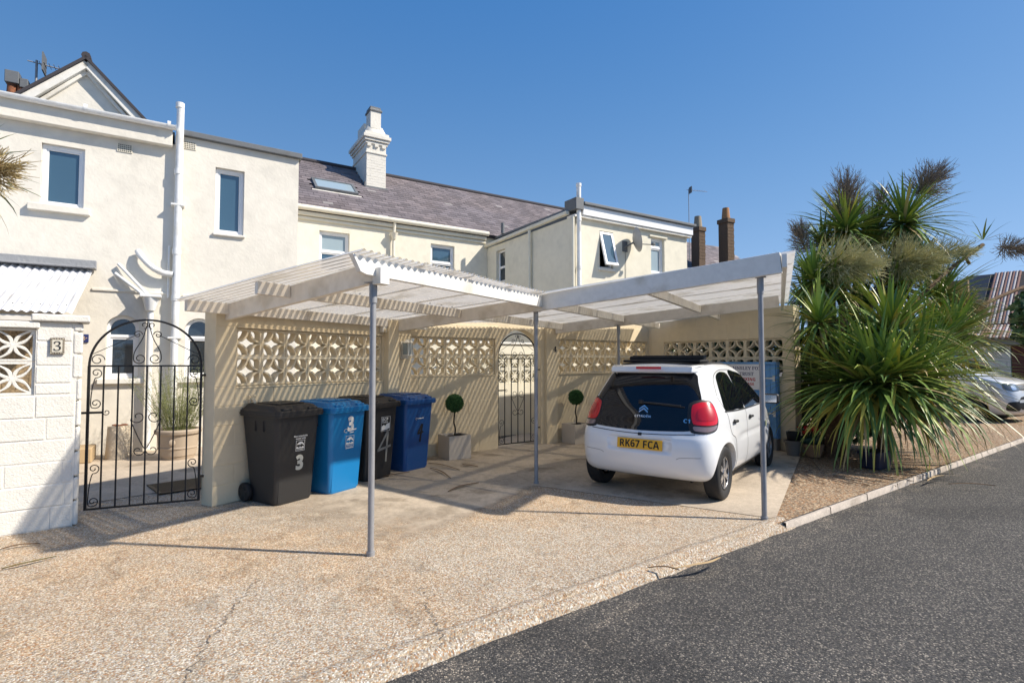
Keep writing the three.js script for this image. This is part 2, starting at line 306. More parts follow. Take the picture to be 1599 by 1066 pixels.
// slates as separate small slabs on a sloping plane: eave line y0,z0 rising to y1,z1
function slates(parent, x0, x1, y0, z0, y1, z1, w, gauge, seed, skip) {
  const L = Math.hypot(y1 - y0, z1 - z0), pitch = Math.atan2(y1 - y0, -(z1 - z0)), rows = Math.floor(L / gauge), list = [];
  for (let r = 0; r < rows; r++) for (let x = x0 + (r % 2 ? w / 2 : 0); x < x1 - w * .4; x += w) {
    const u = (r + .5) * gauge, c = [x + w / 2, y0 + u * Math.sin(pitch), z0 - u * Math.cos(pitch)];
    if (skip && skip(c[0], c[1])) continue; list.push(c);
  }
  const im = new THREE.InstancedMesh(new THREE.BoxGeometry(w * .975, .009, gauge * 1.5), M.slate, list.length), m = new THREE.Matrix4(), q = new THREE.Quaternion(), col = new THREE.Color();
  list.forEach((c, i) => {
    q.setFromEuler(new THREE.Euler(pitch - .045 + (hash(i, seed, 5) - .5) * .02, (hash(i, seed, 6) - .5) * .012, 0, 'XYZ'));
    m.compose(V(c[0] + (hash(i, 2, seed) - .5) * .008, c[1] + .022, c[2]), q, V(1, 1, 1)); im.setMatrixAt(i, m);
    const k = .105 + .08 * hash(i, 3, seed), p = N2(c[0], c[1] * 2, 1.2, seed), lich = hash(i, 8, seed) > .985 ? .12 : 0;
    im.setColorAt(i, col.setRGB(k * (1.02 + .24 * p) + lich, k * (.90 + .12 * p) + lich, k * .98 + lich * .9));
  });
  im.name = 'slate'; im.userData.kind = 'stuff'; im.castShadow = im.receiveShadow = true; parent.add(im);
}
function flatBlocks(parent, name, mat, x0, x1, y0, y1, z, bw, bh, variants, gap = .008, depth = .03, skip, irregular = 0) { // running-bond blocks proud of a recessed core
  let row = 0;
  for (let y = y0; y < y1 - .03; y += bh, row++) {
    const h = Math.min(bh, y1 - y); let x = x0 - (row % 2 ? bw / 2 : 0);
    while (x < x1 - .02) {
      const w0 = bw * (1 + irregular * (hash(row, Math.round(x * 100), 3) - .5)), a = Math.max(x0, x), b = Math.min(x1, x + w0); x += w0;
      if (b - a < .06 || (skip && skip(a, b, y, y + h))) continue;
      const key = Math.round((b - a) * 50) + '_' + Math.round(h * 50), g = variants[key] ??= shared(rbox(Math.round((b - a) * 50) / 50 - gap, Math.round(h * 50) / 50 - gap, depth, 0, 0, -depth / 2, Math.min(.007, gap), 1));
      const m = mesh(name, g, mat, parent); m.position.set((a + b) / 2, y + h / 2, z + (hash(row, Math.round(a * 90), 9) - .5) * .004); m.rotation.set(0, (hash(row, Math.round(a * 70), 4) - .5) * .006, 0);
    }
  }
}

// ---------- left house (two bays of one rendered front) ----------
{
  const h = thing('rendered_house', 'off-white rendered two storey house at the left, behind the arched iron gate', 'house', HX, HD, HT);
  const arch1 = [-.30, .14, 1.23, 2.27, .2], arch2 = [.80, 1.24, 1.23, 2.27, .2];
  mesh('wall', wallGeo([[-6, 0], [2.63, 0], [2.63, 5.47], [.59, 5.47], [.59, 5.3], [-6, 5.3]], [hole(-1.176, -.64, 3.97, 4.95), hole(1.216, 1.684, 3.83, 5.03), hole(...arch1), hole(...arch2), hole(-4.2, -3.4, 3.97, 4.95)], .3), M.houseA, h);
  mesh('side_wall', [box2(2.33, 2.63, 0, 5.46, -3.2, -.301), box2(-6, 2.3, 0, 5.2, -3.4, -3.2), box2(-6, 2.3, 2.55, 2.7, -3.2, -.31)], M.houseA, h);
  windowOf(h, -1.176, -.64, 3.97, 4.95, 0, { f: .05, recess: .09, sill: [-1.314, -.547, .11, .08], sillMat: M.houseA });
  windowOf(h, 1.216, 1.684, 3.83, 5.03, 0, { f: .05, recess: .1, sill: [1.19, 1.71, .05, .05], sillMat: M.trim });
  windowOf(h, -4.2, -3.4, 3.97, 4.95, 0, { f: .05, recess: .09, sill: [-4.3, -3.3, .11, .08], sillMat: M.houseA });
  windowOf(h, ...arch1.slice(0, 4), 0, { rise: .2, split: 1.93, f: .05, recess: .11, sill: [-.40, .24, .09, .07], sillMat: M.trim, glass: M.glassDark });
  windowOf(h, ...arch2.slice(0, 4), 0, { rise: .2, split: 1.93, f: .05, recess: .11, sill: [.70, 1.34, .09, .07], sillMat: M.trim, glass: M.glassDark });
  // eaves board, gutter and flat roof over the left bay
  mesh('eaves_board', rbox2(-6, .55, 5.22, 5.51, .002, .14, .01), M.houseA, h);
  { const s = []; for (let i = 0; i <= 10; i++) { const a = PI + PI * i / 10; s.push([.065 * Math.cos(a), .065 * Math.sin(a)]); } for (let i = 10; i >= 0; i--) { const a = PI + PI * i / 10; s.push([.058 * Math.cos(a), .058 * Math.sin(a)]); }
    const g = extr(poly(s), 6.6).rotateY(PI / 2).translate(-6, 5.545, .20); const gu = mesh('gutter', [g, box2(.594, .60, 5.50, 5.56, .15, .27)], M.pipe, h);
    for (const x of [-4, -2.4, -.62, .5]) mesh('gutter_joint', new THREE.CylinderGeometry(.072, .072, .05, 16, 1, true, 0, PI).rotateZ(PI / 2).rotateX(PI / 2).translate(x, 5.545, .20), M.pipe, gu); }
  mesh('roof', [box2(-6, .58, 5.46, 5.52, -3.3, -.01)], M.lead, h);
  { const f = mesh('parapet_flashing', [bar(V(.62, 5.52, -.08), V(2.68, 5.50, -.08), .34, .10, .012)], M.lead, h); mesh('roof_deck', box2(.62, 2.66, 5.43, 5.47, -3.2, -.25), M.lead, f); }
  mesh('string_course', [rbox2(-.5, .52, 2.66, 2.70, .0, .025), rbox2(.75, 2.6, 2.62, 2.67, .0, .04)], M.houseA, h);
  // air bricks
  const airBrick = (x, y) => { const a = mesh('air_brick', rbox(.21, .14, .03, x, y, .0, .004, 1), M.houseC, h), G = []; for (let i = 0; i < 7; i++) for (let j = 0; j < 4; j++) G.push(box(.016, .018, .004, x - .081 + i * .027, y - .048 + j * .032, .016)); mesh('vent_hole', G, M.printBlack, a); };
  airBrick(-.12, 5.08); airBrick(.80, 5.33);
  // soil pipe with branches
  const P = mesh('soil_pipe', [rod(V(.645, .0, .10), V(.66, 5.98, .10), .058, 18)], M.pipe, h);
  for (const y of [.6, 2.55, 3.35, 4.75, 5.92]) mesh('pipe_collar', [rod(V(.65, y, .10), V(.65, y + .09, .10), .068, 18)], M.pipe, P);
  mesh('branch_pipe', [tube([V(.10, 3.36, .04), V(.14, 3.28, .10), V(.30, 3.10, .12), V(.44, 3.02, .12), V(.60, 3.00, .11)], .05, 24, 12)], M.pipe, P);
  for (const y of [4.2, 1.9]) mesh('bracket', box2(.55, .75, y, y + .03, 0, .16), M.pipe, P);
  const hp = mesh('hopper_head', [new THREE.CylinderGeometry(.13, .07, .24, 8).translate(.30, 2.48, .13), rod(V(.30, .05, .11), V(.30, 2.4, .11), .045, 12), rbox2(.15, .45, 2.58, 2.63, .0, .26)], M.pipe, h);
  mesh('waste_pipe', [rod(V(-.16, 3.12, .05), V(.26, 2.62, .13), .026, 10), rod(V(-.20, 2.96, .05), V(.22, 2.60, .16), .026, 10), rod(V(.54, 2.6, .03), V(.54, 3.5, .03), .02, 8)], M.pipe, hp);
  // gable rising behind the gutter
  const gz = -1.2, A = [-.80, 6.93];
  const gb = mesh('gable', wallGeo([[-1.95, 5.5], [.35, 5.5], [.02, 6.02], [A[0], A[1] - .02], [-1.62, 6.02]], [], .25).translate(0, 0, gz), M.houseA, h);
  for (const [q, n] of [[V(.28, 5.72, 0), 1], [V(-1.90, 5.72, 0), -1]]) {
    const a = V(A[0], A[1] - .06, gz + .07), b = V(q.x, q.y, gz + .07);
    mesh('barge_board', [bar(a, b, .14, .15, .01)], M.trim, gb); mesh('barge_moulding', [bar(V(a.x, a.y - .14, gz + .03), V(b.x - n * .12, b.y - .08, gz + .03), .07, .06, .01)], M.trim, gb);
    mesh('verge_tiles', [bar(V(a.x - n * .02, a.y + .10, gz + .06), V(b.x + n * .03, b.y + .09, gz + .06), .24, .045)], M.slateBase, gb);
    mesh('gable_roof', [bar(V(a.x, a.y + .06, -2.4), V(b.x, b.y + .05, -2.4), 2.5, .05)], M.slateBase, gb);
  }
  mesh('ridge_tile', [rod(V(A[0], A[1] + .05, gz + .17), V(A[0], A[1] + .05, -3.4), .07, 8)], M.slateBase, gb);
}
{ // chimney pot with cowl and the aerial next to it
  const f = thing('chimney_cowl', 'dark square cowl on red clay pots behind the gutter, top left', 'chimney cowl', HX, HD, HT);
  mesh('stack', box2(-1.98, -1.60, 5.52, 5.95, -1.6, -1.1), M.whiteBrick, f);
  mesh('clay_pot', [rod(V(-1.82, 5.95, -1.3), V(-1.82, 6.30, -1.3), .075, 14, .06)], M.terracotta, f);
  mesh('clay_pot', [rod(V(-1.70, 5.95, -1.3), V(-1.70, 6.27, -1.3), .07, 14, .055)], M.terracotta, f);
  mesh('cowl', [rbox2(-1.90, -1.715, 6.28, 6.49, -1.40, -1.20, .01)], M.lead, f); mesh('cowl', [rbox2(-1.71, -1.60, 6.24, 6.40, -1.38, -1.22, .01)], M.lead, f);
  const aerial = (name, label, X, D, th, y, base, L, n, dir) => { const a = thing(name, label, 'aerial', X, D, th, y); mesh('mast', rod(V(0, 0, 0), V(0, base, 0), .018, 8), M.steel, a); mesh('boom', rod(V(-.12 * dir, base - .04, 0), V(L * dir, base - .08, .0), .010, 6), M.steel, a); for (let i = 0; i < n; i++) mesh('element', rod(V((.05 + i * (L - .1) / n) * dir, base - .05 - i * .002, -.12), V((.05 + i * (L - .1) / n) * dir, base - .05 - i * .002, .12), .005, 5), M.steel, a); mesh('reflector', [box2(.10 * dir - .01, .10 * dir + .01, base - .2, base + .12, -.14, .14)], M.lead, a); return a; };
  const c = Math.cos(rad(HT)), s = Math.sin(rad(HT)), at = (t, z) => [HX + s * t + c * z, HD + c * t - s * z];
  const rise = at(-1.50, -1.25); aerial('tv_aerial', 'small television aerial on a pale mast beside the gable, top left', rise[0], rise[1], HT, 5.5, 1.28, .62, 8, 1);
  aerial('tv_aerial', 'television aerial on a tall thin mast by the dark brick chimneys', 8.75, 26, 80, 6.5, 3.55, 1.0, 7, 1);
}
// ---------- slate-roofed middle house ----------
{
  const h = thing('slate_roofed_house', 'cream house with long purple slate roof and white painted chimney', 'house', HX, HD, HT);
  const z = -2.516;
  mesh('wall', wallGeo([[2.34, 0], [16, 0], [16, 5.16], [2.34, 5.16]], [hole(3.566, 4.294, 3.70, 4.72), hole(6.497, 7.212, 3.70, 4.74)], .3).translate(0, 0, z), M.houseC, h);
  windowOf(h, 3.566, 4.294, 3.70, 4.72, z, { split: 4.22, f: .05, recess: .1, glass: [M.glass, M.glassPale] });
  windowOf(h, 6.497, 7.212, 3.70, 4.74, z, { split: 4.24, f: .05, recess: .1 });
  // moulded eaves: stepped cornice with a rolled gutter
  mesh('cornice', [rbox2(2.64, 8.2, 5.02, 5.14, z + .002, z + .10, .02), rbox2(2.64, 8.2, 4.93, 5.00, z + .002, z + .05, .012)], M.houseC, h);
  mesh('gutter', [rod(V(2.64, 5.19, z + .16), V(8.22, 5.19, z + .16), .065, 12)], M.houseC, h);
  mesh('downpipe', [rod(V(5.41, 2.0, z + .09), V(5.41, 4.72, z + .09), .038, 10), new THREE.CylinderGeometry(.11, .05, .17, 8).translate(5.41, 4.78, z + .12), rod(V(5.41, 4.86, z + .12), V(5.43, 5.2, z + .14), .035, 10)], M.houseC, h);
  const y0 = 5.25, y1 = 7.45, z1 = -5.5, k = (y1 - y0) / (z - z1);
  const roof = mesh('roof', [wallGeo([[z + .12, y0 - .08 - .02], [z1, y1 - .03], [2 * z1 - z - .1, y0 - .1], [2 * z1 - z - .1, y0 - .2], [z + .12, y0 - .14]], [], 14.5).rotateY(-PI / 2).translate(1.6 + 0, 0, 0)], M.slateBase, h);
  slates(roof, 1.4, 16, y0 - .09, z + .14, y1, z1, .27, .17, 7, (x, y) => (x > 3.68 && x < 4.80 && y > 5.98 && y < 6.52) || (x > 5.22 && x < 5.84 && y > 6.6));
  mesh('ridge', [rod(V(1.6, y1 + .02, z1), V(16.1, y1 + .02, z1), .075, 8)], M.slateBase, roof);
  // rooflight
  const ry = (zz) => y0 + (z - zz) * k, a = Math.atan(k), L = .72, cz = -3.86, cy = ry(cz) + .05;
  const rl = mesh('rooflight', [[0, -L / 2 + .035, 1.14, .07], [0, L / 2 - .035, 1.14, .07]].map(([x, v, w, d]) => box(w, .09, d, x, 0, v)).concat([[-.535], [.535]].map(([x]) => box(.07, .09, L - .142, x, 0, 0))), M.lead, h);
  rl.position.set(4.235, cy, cz); rl.rotation.x = a;
  mesh('pane', box(.998, .02, L - .144, 0, .02, 0), M.glassPale, rl); mesh('apron_flashing', box(1.3, .012, .16, 0, -.03, L / 2 + .09), M.trim, rl);
  // white painted chimney stack
  const ch = mesh('chimney', [box2(5.24, 5.82, 5.9, 8.02, -5.75, -4.33)], M.whiteBrick, roof);
  for (const [dy, e, hh] of [[7.62, .03, .05], [7.90, .04, .07], [7.98, .08, .07], [8.06, .12, .10], [8.17, .07, .08]]) mesh('corbel', rbox2(5.24 - e, 5.82 + e, dy, dy + hh - .004, -5.75 - e, -4.33 + e, .008), M.whiteBrick, ch);
  for (let i = 0; i < 3; i++) mesh('dentil', box2(5.25 + i * .22, 5.36 + i * .22, 7.82, 7.90, -4.331, -4.28), M.whiteBrick, ch);
  mesh('haunching', [new THREE.CylinderGeometry(.36, .50, .26, 4, 1).rotateY(PI / 4).scale(.85, 1, 1.3).translate(5.53, 8.37, -4.80)], M.whiteBrick, ch);
  mesh('shaft', rbox2(5.37, 5.69, 8.42, 9.02, -4.85, -4.42, .012), M.whiteBrick, ch); mesh('shaft', rbox2(5.35, 5.71, 8.42, 8.78, -5.68, -5.02, .012), M.whiteBrick, ch);
  mesh('shaft_cap', [rbox2(5.34, 5.72, 8.94, 9.0, -4.88, -4.39, .01), rbox2(5.37, 5.69, 9.021, 9.09, -4.84, -4.44, .01)], M.lead, ch);
  // brick relief on the faces that show
  { const vs = {}; let row = 0; for (let y = 6.62; y < 7.6; y += .078, row++) for (let x = 5.24 + (row % 2 ? 0 : -.11); x < 5.82; x += .225) { const aa = Math.max(5.243, x), bb = Math.min(5.817, x + .215); if (bb - aa < .05) continue; const key = Math.round((bb - aa) * 50); const g = vs[key] ??= shared(rbox(key / 50, .068, .02, 0, 0, 0, .006, 1)); const m = mesh('brick', g, M.whiteBrick, ch); m.position.set((aa + bb) / 2, y + .035, -4.3375 + .003 * hash(row, Math.round(x * 99), 4)); } }
  mesh('chimney_flashing', [box2(5.18, 5.235, 5.95, 6.75, -4.9, -4.29), box2(5.20, 5.86, 6.50, 6.63, -4.345, -4.28)], M.lead, ch);
}
// ---------- flat-roofed extension ----------
{
  const h = thing('flat_roofed_extension', 'cream flat-roofed rear extension with white fascia, open window and satellite dish', 'house', HX, HD, HT);
  const x0 = 8.262, x1 = 12.14, z = 1.449, zb = -2.5;
  mesh('front_wall', wallGeo([[x0, 0], [x1, 0], [x1, 4.80], [x0, 4.80]], [hole(9.08, 9.50, 3.72, 4.60), hole(10.79, 11.28, 3.75, 4.66)], .3).translate(0, 0, z), M.houseD, h);
  { const g = wallGeo([[zb, 0], [z - .301, 0], [z - .301, 4.80], [zb, 4.80]], [hole(-1.98, -1.50, 3.73, 4.62)], .3).rotateY(-PI / 2).translate(x0, 0, 0); mesh('side_wall', [g, box2(x1 - .3, x1, 0, 4.8, zb, z - .301)], M.houseD, h); }
  { const G = [box2(x0 + .09, x0 + .15, 3.73, 4.62, -1.98, -1.93), box2(x0 + .09, x0 + .15, 3.73, 4.62, -1.55, -1.50), box2(x0 + .09, x0 + .15, 4.57, 4.62, -1.93, -1.55), box2(x0 + .09, x0 + .15, 3.73, 3.78, -1.93, -1.55), box2(x0 + .09, x0 + .15, 4.12, 4.18, -1.93, -1.55)];
    const w = mesh('window', G, M.upvc, h); mesh('pane', box2(x0 + .115, x0 + .13, 3.78, 4.12, -1.93, -1.55), M.glassDark, w); mesh('pane', box2(x0 + .115, x0 + .13, 4.18, 4.57, -1.93, -1.55), M.glassDark, w); }
  windowOf(h, 10.79, 11.28, 3.75, 4.66, z, { split: 4.42, f: .05, recess: .1, glass: [M.glassPale, M.glassPale] });
  mesh('hood_mould', rbox2(10.72, 11.36, 4.665, 4.71, z, z + .04), M.houseD, h);
  { // casement hinged at the top, pushed open
    const fr = poly(rectPts(9.08, 9.50, 3.72, 4.60)); fr.holes.push(pathOf(rectPts(9.125, 9.455, 3.765, 4.555)));
    const w = mesh('window', extr(fr, .06).translate(0, 0, z - .13), M.upvc, h); mesh('sill', rbox2(9.02, 9.56, 3.65, 3.718, z - .12, z + .05), M.trim, w);
    const sa = poly(rectPts(-.20, .20, -.84, 0)); sa.holes.push(pathOf(rectPts(-.14, .14, -.78, -.06)));
    const s = mesh('sash', extr(sa, .05, .006), M.upvc, h); s.position.set(9.29, 4.57, z - .05); s.rotation.x = -.27; mesh('pane', box(.284, .724, .014, 0, -.42, .026), M.glass, s);
  }
  const F = mesh('fascia', [rbox2(x0 + .22, x1 + .10, 4.86, 5.08, z + .01, z + .13, .008), rbox2(x1 + .004, x1 + .12, 4.86, 5.08, zb, z + .008, .008)], M.upvc, h);
  mesh('roof', [rbox2(x0 + .205, x1 + .16, 5.085, 5.15, zb, z + .20, .012), box2(x0 + .3, x1, 4.80, 5.08, zb, z)], M.lead, h);
  mesh('soffit', rbox2(x0 + .0, x1 + .08, 4.802, 4.855, z - .2, z + .10, .004), M.trim, F);
  mesh('side_gutter', [bar(V(x0 - .05, 4.86, zb - .05), V(x0 - .05, 4.92, z - .1), .11, .09, .02)], M.houseD, h);
  mesh('roof_upstand', rbox2(x0 - .03, x0 + .20, 4.95, 5.22, z - .25, z + .18, .01), M.lead, h);
  const P = mesh('soil_pipe', [rod(V(x0 + .12, 2.2, z + .09), V(x0 + .12, 5.56, z + .09), .052, 16)], M.pipe, h); for (const y of [3.6, 4.7, 5.5]) mesh('pipe_collar', rod(V(x0 + .12, y, z + .09), V(x0 + .12, y + .07, z + .09), .062, 16), M.pipe, P);
  mesh('downpipe', rod(V(x0 - .07, 2.2, -.20), V(x0 - .07, 4.84, -.20), .042, 10), M.houseD, h); mesh('downpipe', rod(V(x0 - .02, 2.2, z + .05), V(x0 - .02, 4.8, z + .05), .035, 10), M.houseD, h);
  mesh('roof_vent', [rod(V(x0 + 2.3, 5.15, .4), V(x0 + 2.3, 5.34, .4), .05, 10), rod(V(x0 - 1.2 + 1.3, 5.1, -1.8), V(x0 + .1, 5.4, -1.8), .05, 10)], M.lead, h);
  const c = Math.cos(rad(HT)), s = Math.sin(rad(HT)), at = (t, zz) => [HX + s * t + c * zz, HD + c * t - s * zz];
  const q = at(9.88, z), d = thing('satellite_dish', 'grey satellite dish on the wall of the flat-roofed extension', 'satellite dish', q[0], q[1], HT, 4.34);
  const prof = []; for (let i = 0; i <= 10; i++) prof.push(new V2(.001 + .30 * i / 10, .10 * (i / 10) ** 2)); const lg = new THREE.LatheGeometry(prof, 28);
  const di = mesh('dish', [lg], std(rgb(.40, .40, .40), .55, { side: THREE.DoubleSide, metalness: .2 }), d); di.position.set(.05, .08, .26); di.rotation.set(1.15, 0, -1.05);
  mesh('arm', [rod(V(.05, .0, .24), V(.45, -.02, .48), .012, 8), rod(V(0, -.05, 0), V(.03, .02, .26), .022, 8), box2(-.08, .08, -.16, .1, 0, .02)], M.lead, d);
  mesh('receiver', [rbox(.09, .07, .08, .47, -.01, .49, .02, 2)], M.lead, d);
  mesh('cable', tube([V(.0, -.1, .02), V(.02, -.5, .015), V(.0, -1.2, .012)], .006, 12, 5), M.lead, d);
}

const signs = {};
// ---------- pierced screen blocks ----------
const arcPts = (cx, cy, r, a0, a1, n) => Array.from({ length: n + 1 }, (_, i) => { const a = a0 + (a1 - a0) * i / n; return [cx + r * Math.cos(a), cy + r * Math.sin(a)]; });
function starBlock(S, depth) { // four quarter-circle ribs: a concave diamond in the middle, a rounded opening in each corner
  const h = S / 2, f = S * .075, R = h - S * .02, rib = S * .075, s = poly(rectPts(-h, h, -h, h));
  const mid = []; const cs = [[1, 1, PI], [-1, 1, -PI / 2], [-1, -1, 0], [1, -1, PI / 2]];
  const e = .16; for (const [x, y, a] of cs) mid.push(...arcPts(x * h, y * h, R + rib * .5, a + e, a + PI / 2 - e, 8).map((p) => p));
  const ordered = mid.map((p) => [p, Math.atan2(p[1], p[0])]).sort((p, q) => p[1] - q[1]).map((p) => p[0]); s.holes.push(pathOf(ordered.reverse()));
  for (const [x, y] of [[1, 1], [-1, 1], [-1, -1], [1, -1]]) {
    const r = R - rib * .5, q = h - f, pts = []; const a1 = Math.asin(f / r);
    for (let i = 0; i <= 8; i++) { const a = a1 + (PI / 2 - 2 * a1) * i / 8; pts.push([x * (h - r * Math.cos(a)), y * (h - r * Math.sin(a))]); }
    const c = S * .10; pts.push([x * (q - c), y * q].map((v, k) => v)); pts.push([x * (q - c * .3), y * (q - c * .3)]); pts.push([x * q, y * (q - c)]);
    const o = pts; // arc runs from the side to the top, close it round the outer corner
    const last = o.slice(0, 9), corner = Math.abs(last[8][1] - y * q) < Math.abs(last[8][0] - x * q) ? [o[9], o[10], o[11]] : [o[11], o[10], o[9]];
    const ring = [...last, ...corner]; s.holes.push(pathOf(THREE.ShapeUtils.isClockWise(ring.map((p) => new V2(...p))) ? ring : ring.reverse()));
  }
  return shared(extr(s, depth, S * .012, 6).translate(0, 0, -depth));
}
function petalBlock(S, depth) { // four leaf-shaped loops reaching for the corners
  const h = S / 2, f = S * .07, s = poly(rectPts(-h, h, -h, h)), q = h - f;
  const put = (pts) => s.holes.push(pathOf(THREE.ShapeUtils.isClockWise(pts.map((p) => new V2(...p))) ? pts : pts.reverse()));
  for (let k = 0; k < 4; k++) {
    const A = PI / 4 + k * PI / 2, c = Math.cos(A), n = Math.sin(A), P = (l, w) => [c * l - n * w, n * l + c * w], lens = [];
    const l0 = S * .10, l1 = q * 1.30, w = S * .068;
    for (let i = 0; i <= 8; i++) { const t = i / 8; lens.push(P(lerp(l0, l1, t), w * Math.sin(PI * t))); } for (let i = 7; i > 0; i--) { const t = i / 8; lens.push(P(lerp(l0, l1, t), -w * Math.sin(PI * t))); }
    put(lens);
    const B = k * PI / 2, cb = Math.cos(B), sb = Math.sin(B), Q = (l, w2) => [cb * l - sb * w2, sb * l + cb * w2], tri = [];
    for (let i = 0; i <= 8; i++) { const t = i / 8; tri.push(Q(lerp(S * .10, q, t), lerp(0, q * .80, t) - S * .10 * Math.sin(PI * t * .95))); } for (let i = 8; i > 0; i--) { const t = i / 8; tri.push(Q(lerp(S * .10, q, t), -lerp(0, q * .80, t) + S * .10 * Math.sin(PI * t * .95))); }
    put(tri);
  }
  return shared(extr(s, depth, S * .012, 6).translate(0, 0, -depth));
}
function screenBand(parent, g, S, n, rows, x0, y0, z, mat, px = S, py = S) { for (let r = 0; r < rows; r++) for (let i = 0; i < n; i++) { const m = mesh('pierced_block', g, mat, parent); m.position.set(x0 + px * (i + .5), y0 + py * (r + .5), z + (hash(i, r, n) - .5) * .004); m.scale.set(px / S - .012, py / S - .012, 1); } }

const boardTan = std(rgb(.58, .46, .30), .85, { map: brickGrain });
// ---------- front garden wall with the number 3, left ----------
{
  const w = thing('garden_wall', 'white painted block wall with number tile 3, left of the larger gate', 'wall', -4.003, 4.947, 51);
  mesh('core', [box2(-5, -.035, 0, 1.205, -.22, -.005), box2(-.325, -.035, 1.205, 1.86, -.22, -.005), box2(-5, -.325, 1.80, 1.86, -.20, -.02)], M.whiteBlock, w);
  const v = {}; flatBlocks(w, 'block', M.whiteBlock, -5, -.04, 0, 1.2, 0, .47, .20, v, .010, .03, null, .5);
  { let y = 1.205; for (const h of [.10, .16, .22, .17]) { mesh('block', rbox2(-.32, -.075, y + .006, y + h - .006, -.03, .0 + .003 * hash(y * 90 | 0, 2, 3), .01, 2), M.whiteBlock, w); y += h; } }
  { let y = 0; for (let i = 0; y < 1.84; i++) { const h = .20 + .04 * hash(i, 4, 4); const q = Math.min(h, 1.86 - y); mesh('quoin', rbox2(-.07 + (y > 1.2 ? 0 : .032), .004, y + .004, y + q - .004, -.23, .004, .02, 2), M.whiteBlock, w); y += h; } }
  mesh('coping', rbox2(-.36, .05, 1.865, 1.93, -.27, .05, .015, 2), M.whiteBlock, w); mesh('lintel', rbox2(-5, -.30, 1.80, 1.86, -.24, .03, .012, 2), M.whiteBlock, w);
  const pg = petalBlock(.29, .10); screenBand(w, pg, .29, 12, 2, -.325 - 12 * .30, 1.205, -.03, M.whiteBlock, .30, .2975);
  const nt = thing('number_tile', 'patterned ceramic house number tile reading 3 on the white wall', 'number sign', -4.003 - .178 * Math.sin(rad(51)), 4.947 - .178 * Math.cos(rad(51)), 51, 1.645);
  mesh('tile', rbox(.10, .15, .018, 0, 0, .014, .004, 1), std(rgb(.10, .07, .05), .4), nt); mesh('tile_face', box(.072, .112, .004, 0, 0, .0252), std(rgb(.62, .58, .48), .35), nt);
  const G = []; for (let i = 0; i < 26; i++) { const a = i / 26, per = a * .46, p = per < .1 ? [-.05 + per, .066] : per < .23 ? [.043, .066 - (per - .1)] : per < .33 ? [.043 - (per - .23), -.066] : [-.043, -.066 + (per - .33)]; G.push(box(.006 + .008 * hash(i, 1, 2), .007, .003, clamp(p[0], -.043, .043), p[1], .0245)); } mesh('border_pattern', G, std(rgb(.55, .50, .38), .4), nt);
  signs.three = nt;
}
{ // lean-to porch roof between house and wall
  const c = Math.cos(rad(HT)), s = Math.sin(rad(HT));
  const p = thing('porch_roof', 'white corrugated metal porch roof with lead flashing, far left', 'porch roof', HX, HD, HT);
  const a = V(0, 3.0, .02), b = V(0, 2.15, 1.84);
  const sheetGeo = (x0, x1, p, q, pitch, amp, ph = 0) => { const n = Math.round((x1 - x0) / pitch * 8), pos = [], idx = []; const nrm = V(0, q.z - p.z, -(q.y - p.y)).normalize(); for (let j = 0; j <= 6; j++) for (let i = 0; i <= n; i++) { const x = lerp(x0, x1, i / n), y = amp * Math.cos(2 * PI * (x / pitch) + ph), r = p.clone().lerp(q, j / 6); pos.push(x, r.y + nrm.y * y, r.z + nrm.z * y); } for (let j = 0; j < 6; j++) for (let i = 0; i < n; i++) { const k = j * (n + 1) + i; idx.push(k, k + n + 1, k + 1, k + 1, k + n + 1, k + n + 2); } const g = new THREE.BufferGeometry(); g.setAttribute('position', new THREE.Float32BufferAttribute(pos, 3)); g.setIndex(idx); return upward(g); };
  for (let k = 0; k < 5; k++) mesh('roof_sheet', sheetGeo(-.53 - (k + 1) * .72, -.53 - k * .72 + .04, a.clone().add(V(0, k % 2 * .012, 0)), b.clone().add(V(0, k % 2 * .012, 0)), .09, .013), M.awning, p);
  { const G = []; for (let i = 0; i < 40; i++) G.push(new THREE.SphereGeometry(.009, 6, 4).translate(-.58 - i * .09, 2.255 + .013, 1.63)); mesh('fixing', G, M.lead, p); }
  mesh('lead_flashing', [bar(V(-4.1, 3.06, .05), V(-.44, 3.06, .05), .05, .16, .012), bar(V(-4.1, 3.0, .16), V(-.44, 3.0, .16), .22, .022, .006)], M.leadPale, p);
  for (let i = 0; i < 24; i++) mesh('board', rbox2(-4 + i * .14, -4 + i * .14 + .136, .1, 2.0, .92, .95, .004), boardTan, p);
  mesh('wall_plate', [rbox2(-4, -.56, 2.03, 2.11, 1.70, 1.80), rbox2(-4, -.56, 2.86, 2.93, .01, .07)], M.timber, p);
  mesh('rafter', [bar(V(-.66, 2.9, .08), V(-.66, 2.08, 1.75), .05, .09, .006)], M.timber, p); mesh('rafter', [bar(V(-2.2, 2.9, .08), V(-2.2, 2.08, 1.75), .05, .09, .006)], M.timber, p);
  mesh('porch_post', [rbox2(-.72, -.62, 0, 2.03, 1.70, 1.80, .008), rbox2(-3.9, -3.8, 0, 2.03, 1.70, 1.80, .008)], M.trim, p);
  const q = thing('door_plaque', 'small blue glazed plaque on the house wall above the gate', 'plaque', HX + s * (-.62), HD + c * (-.62), HT, 1.88); mesh('tile', rbox(.20, .13, .02, 0, 0, .012, .004, 1), std(rgb(.03, .045, .16), .3), q);
  const G = []; for (let i = 0; i < 22; i++) { const aa = i * 2.4, r = .012 + .0018 * i; G.push(new THREE.CylinderGeometry(.009, .009, .004, 6).rotateX(PI / 2).translate(Math.cos(aa) * r * 1.5, Math.sin(aa) * r * .8, .024)); } mesh('flower_pattern', G, std(rgb(.62, .42, .25), .4), q);
}

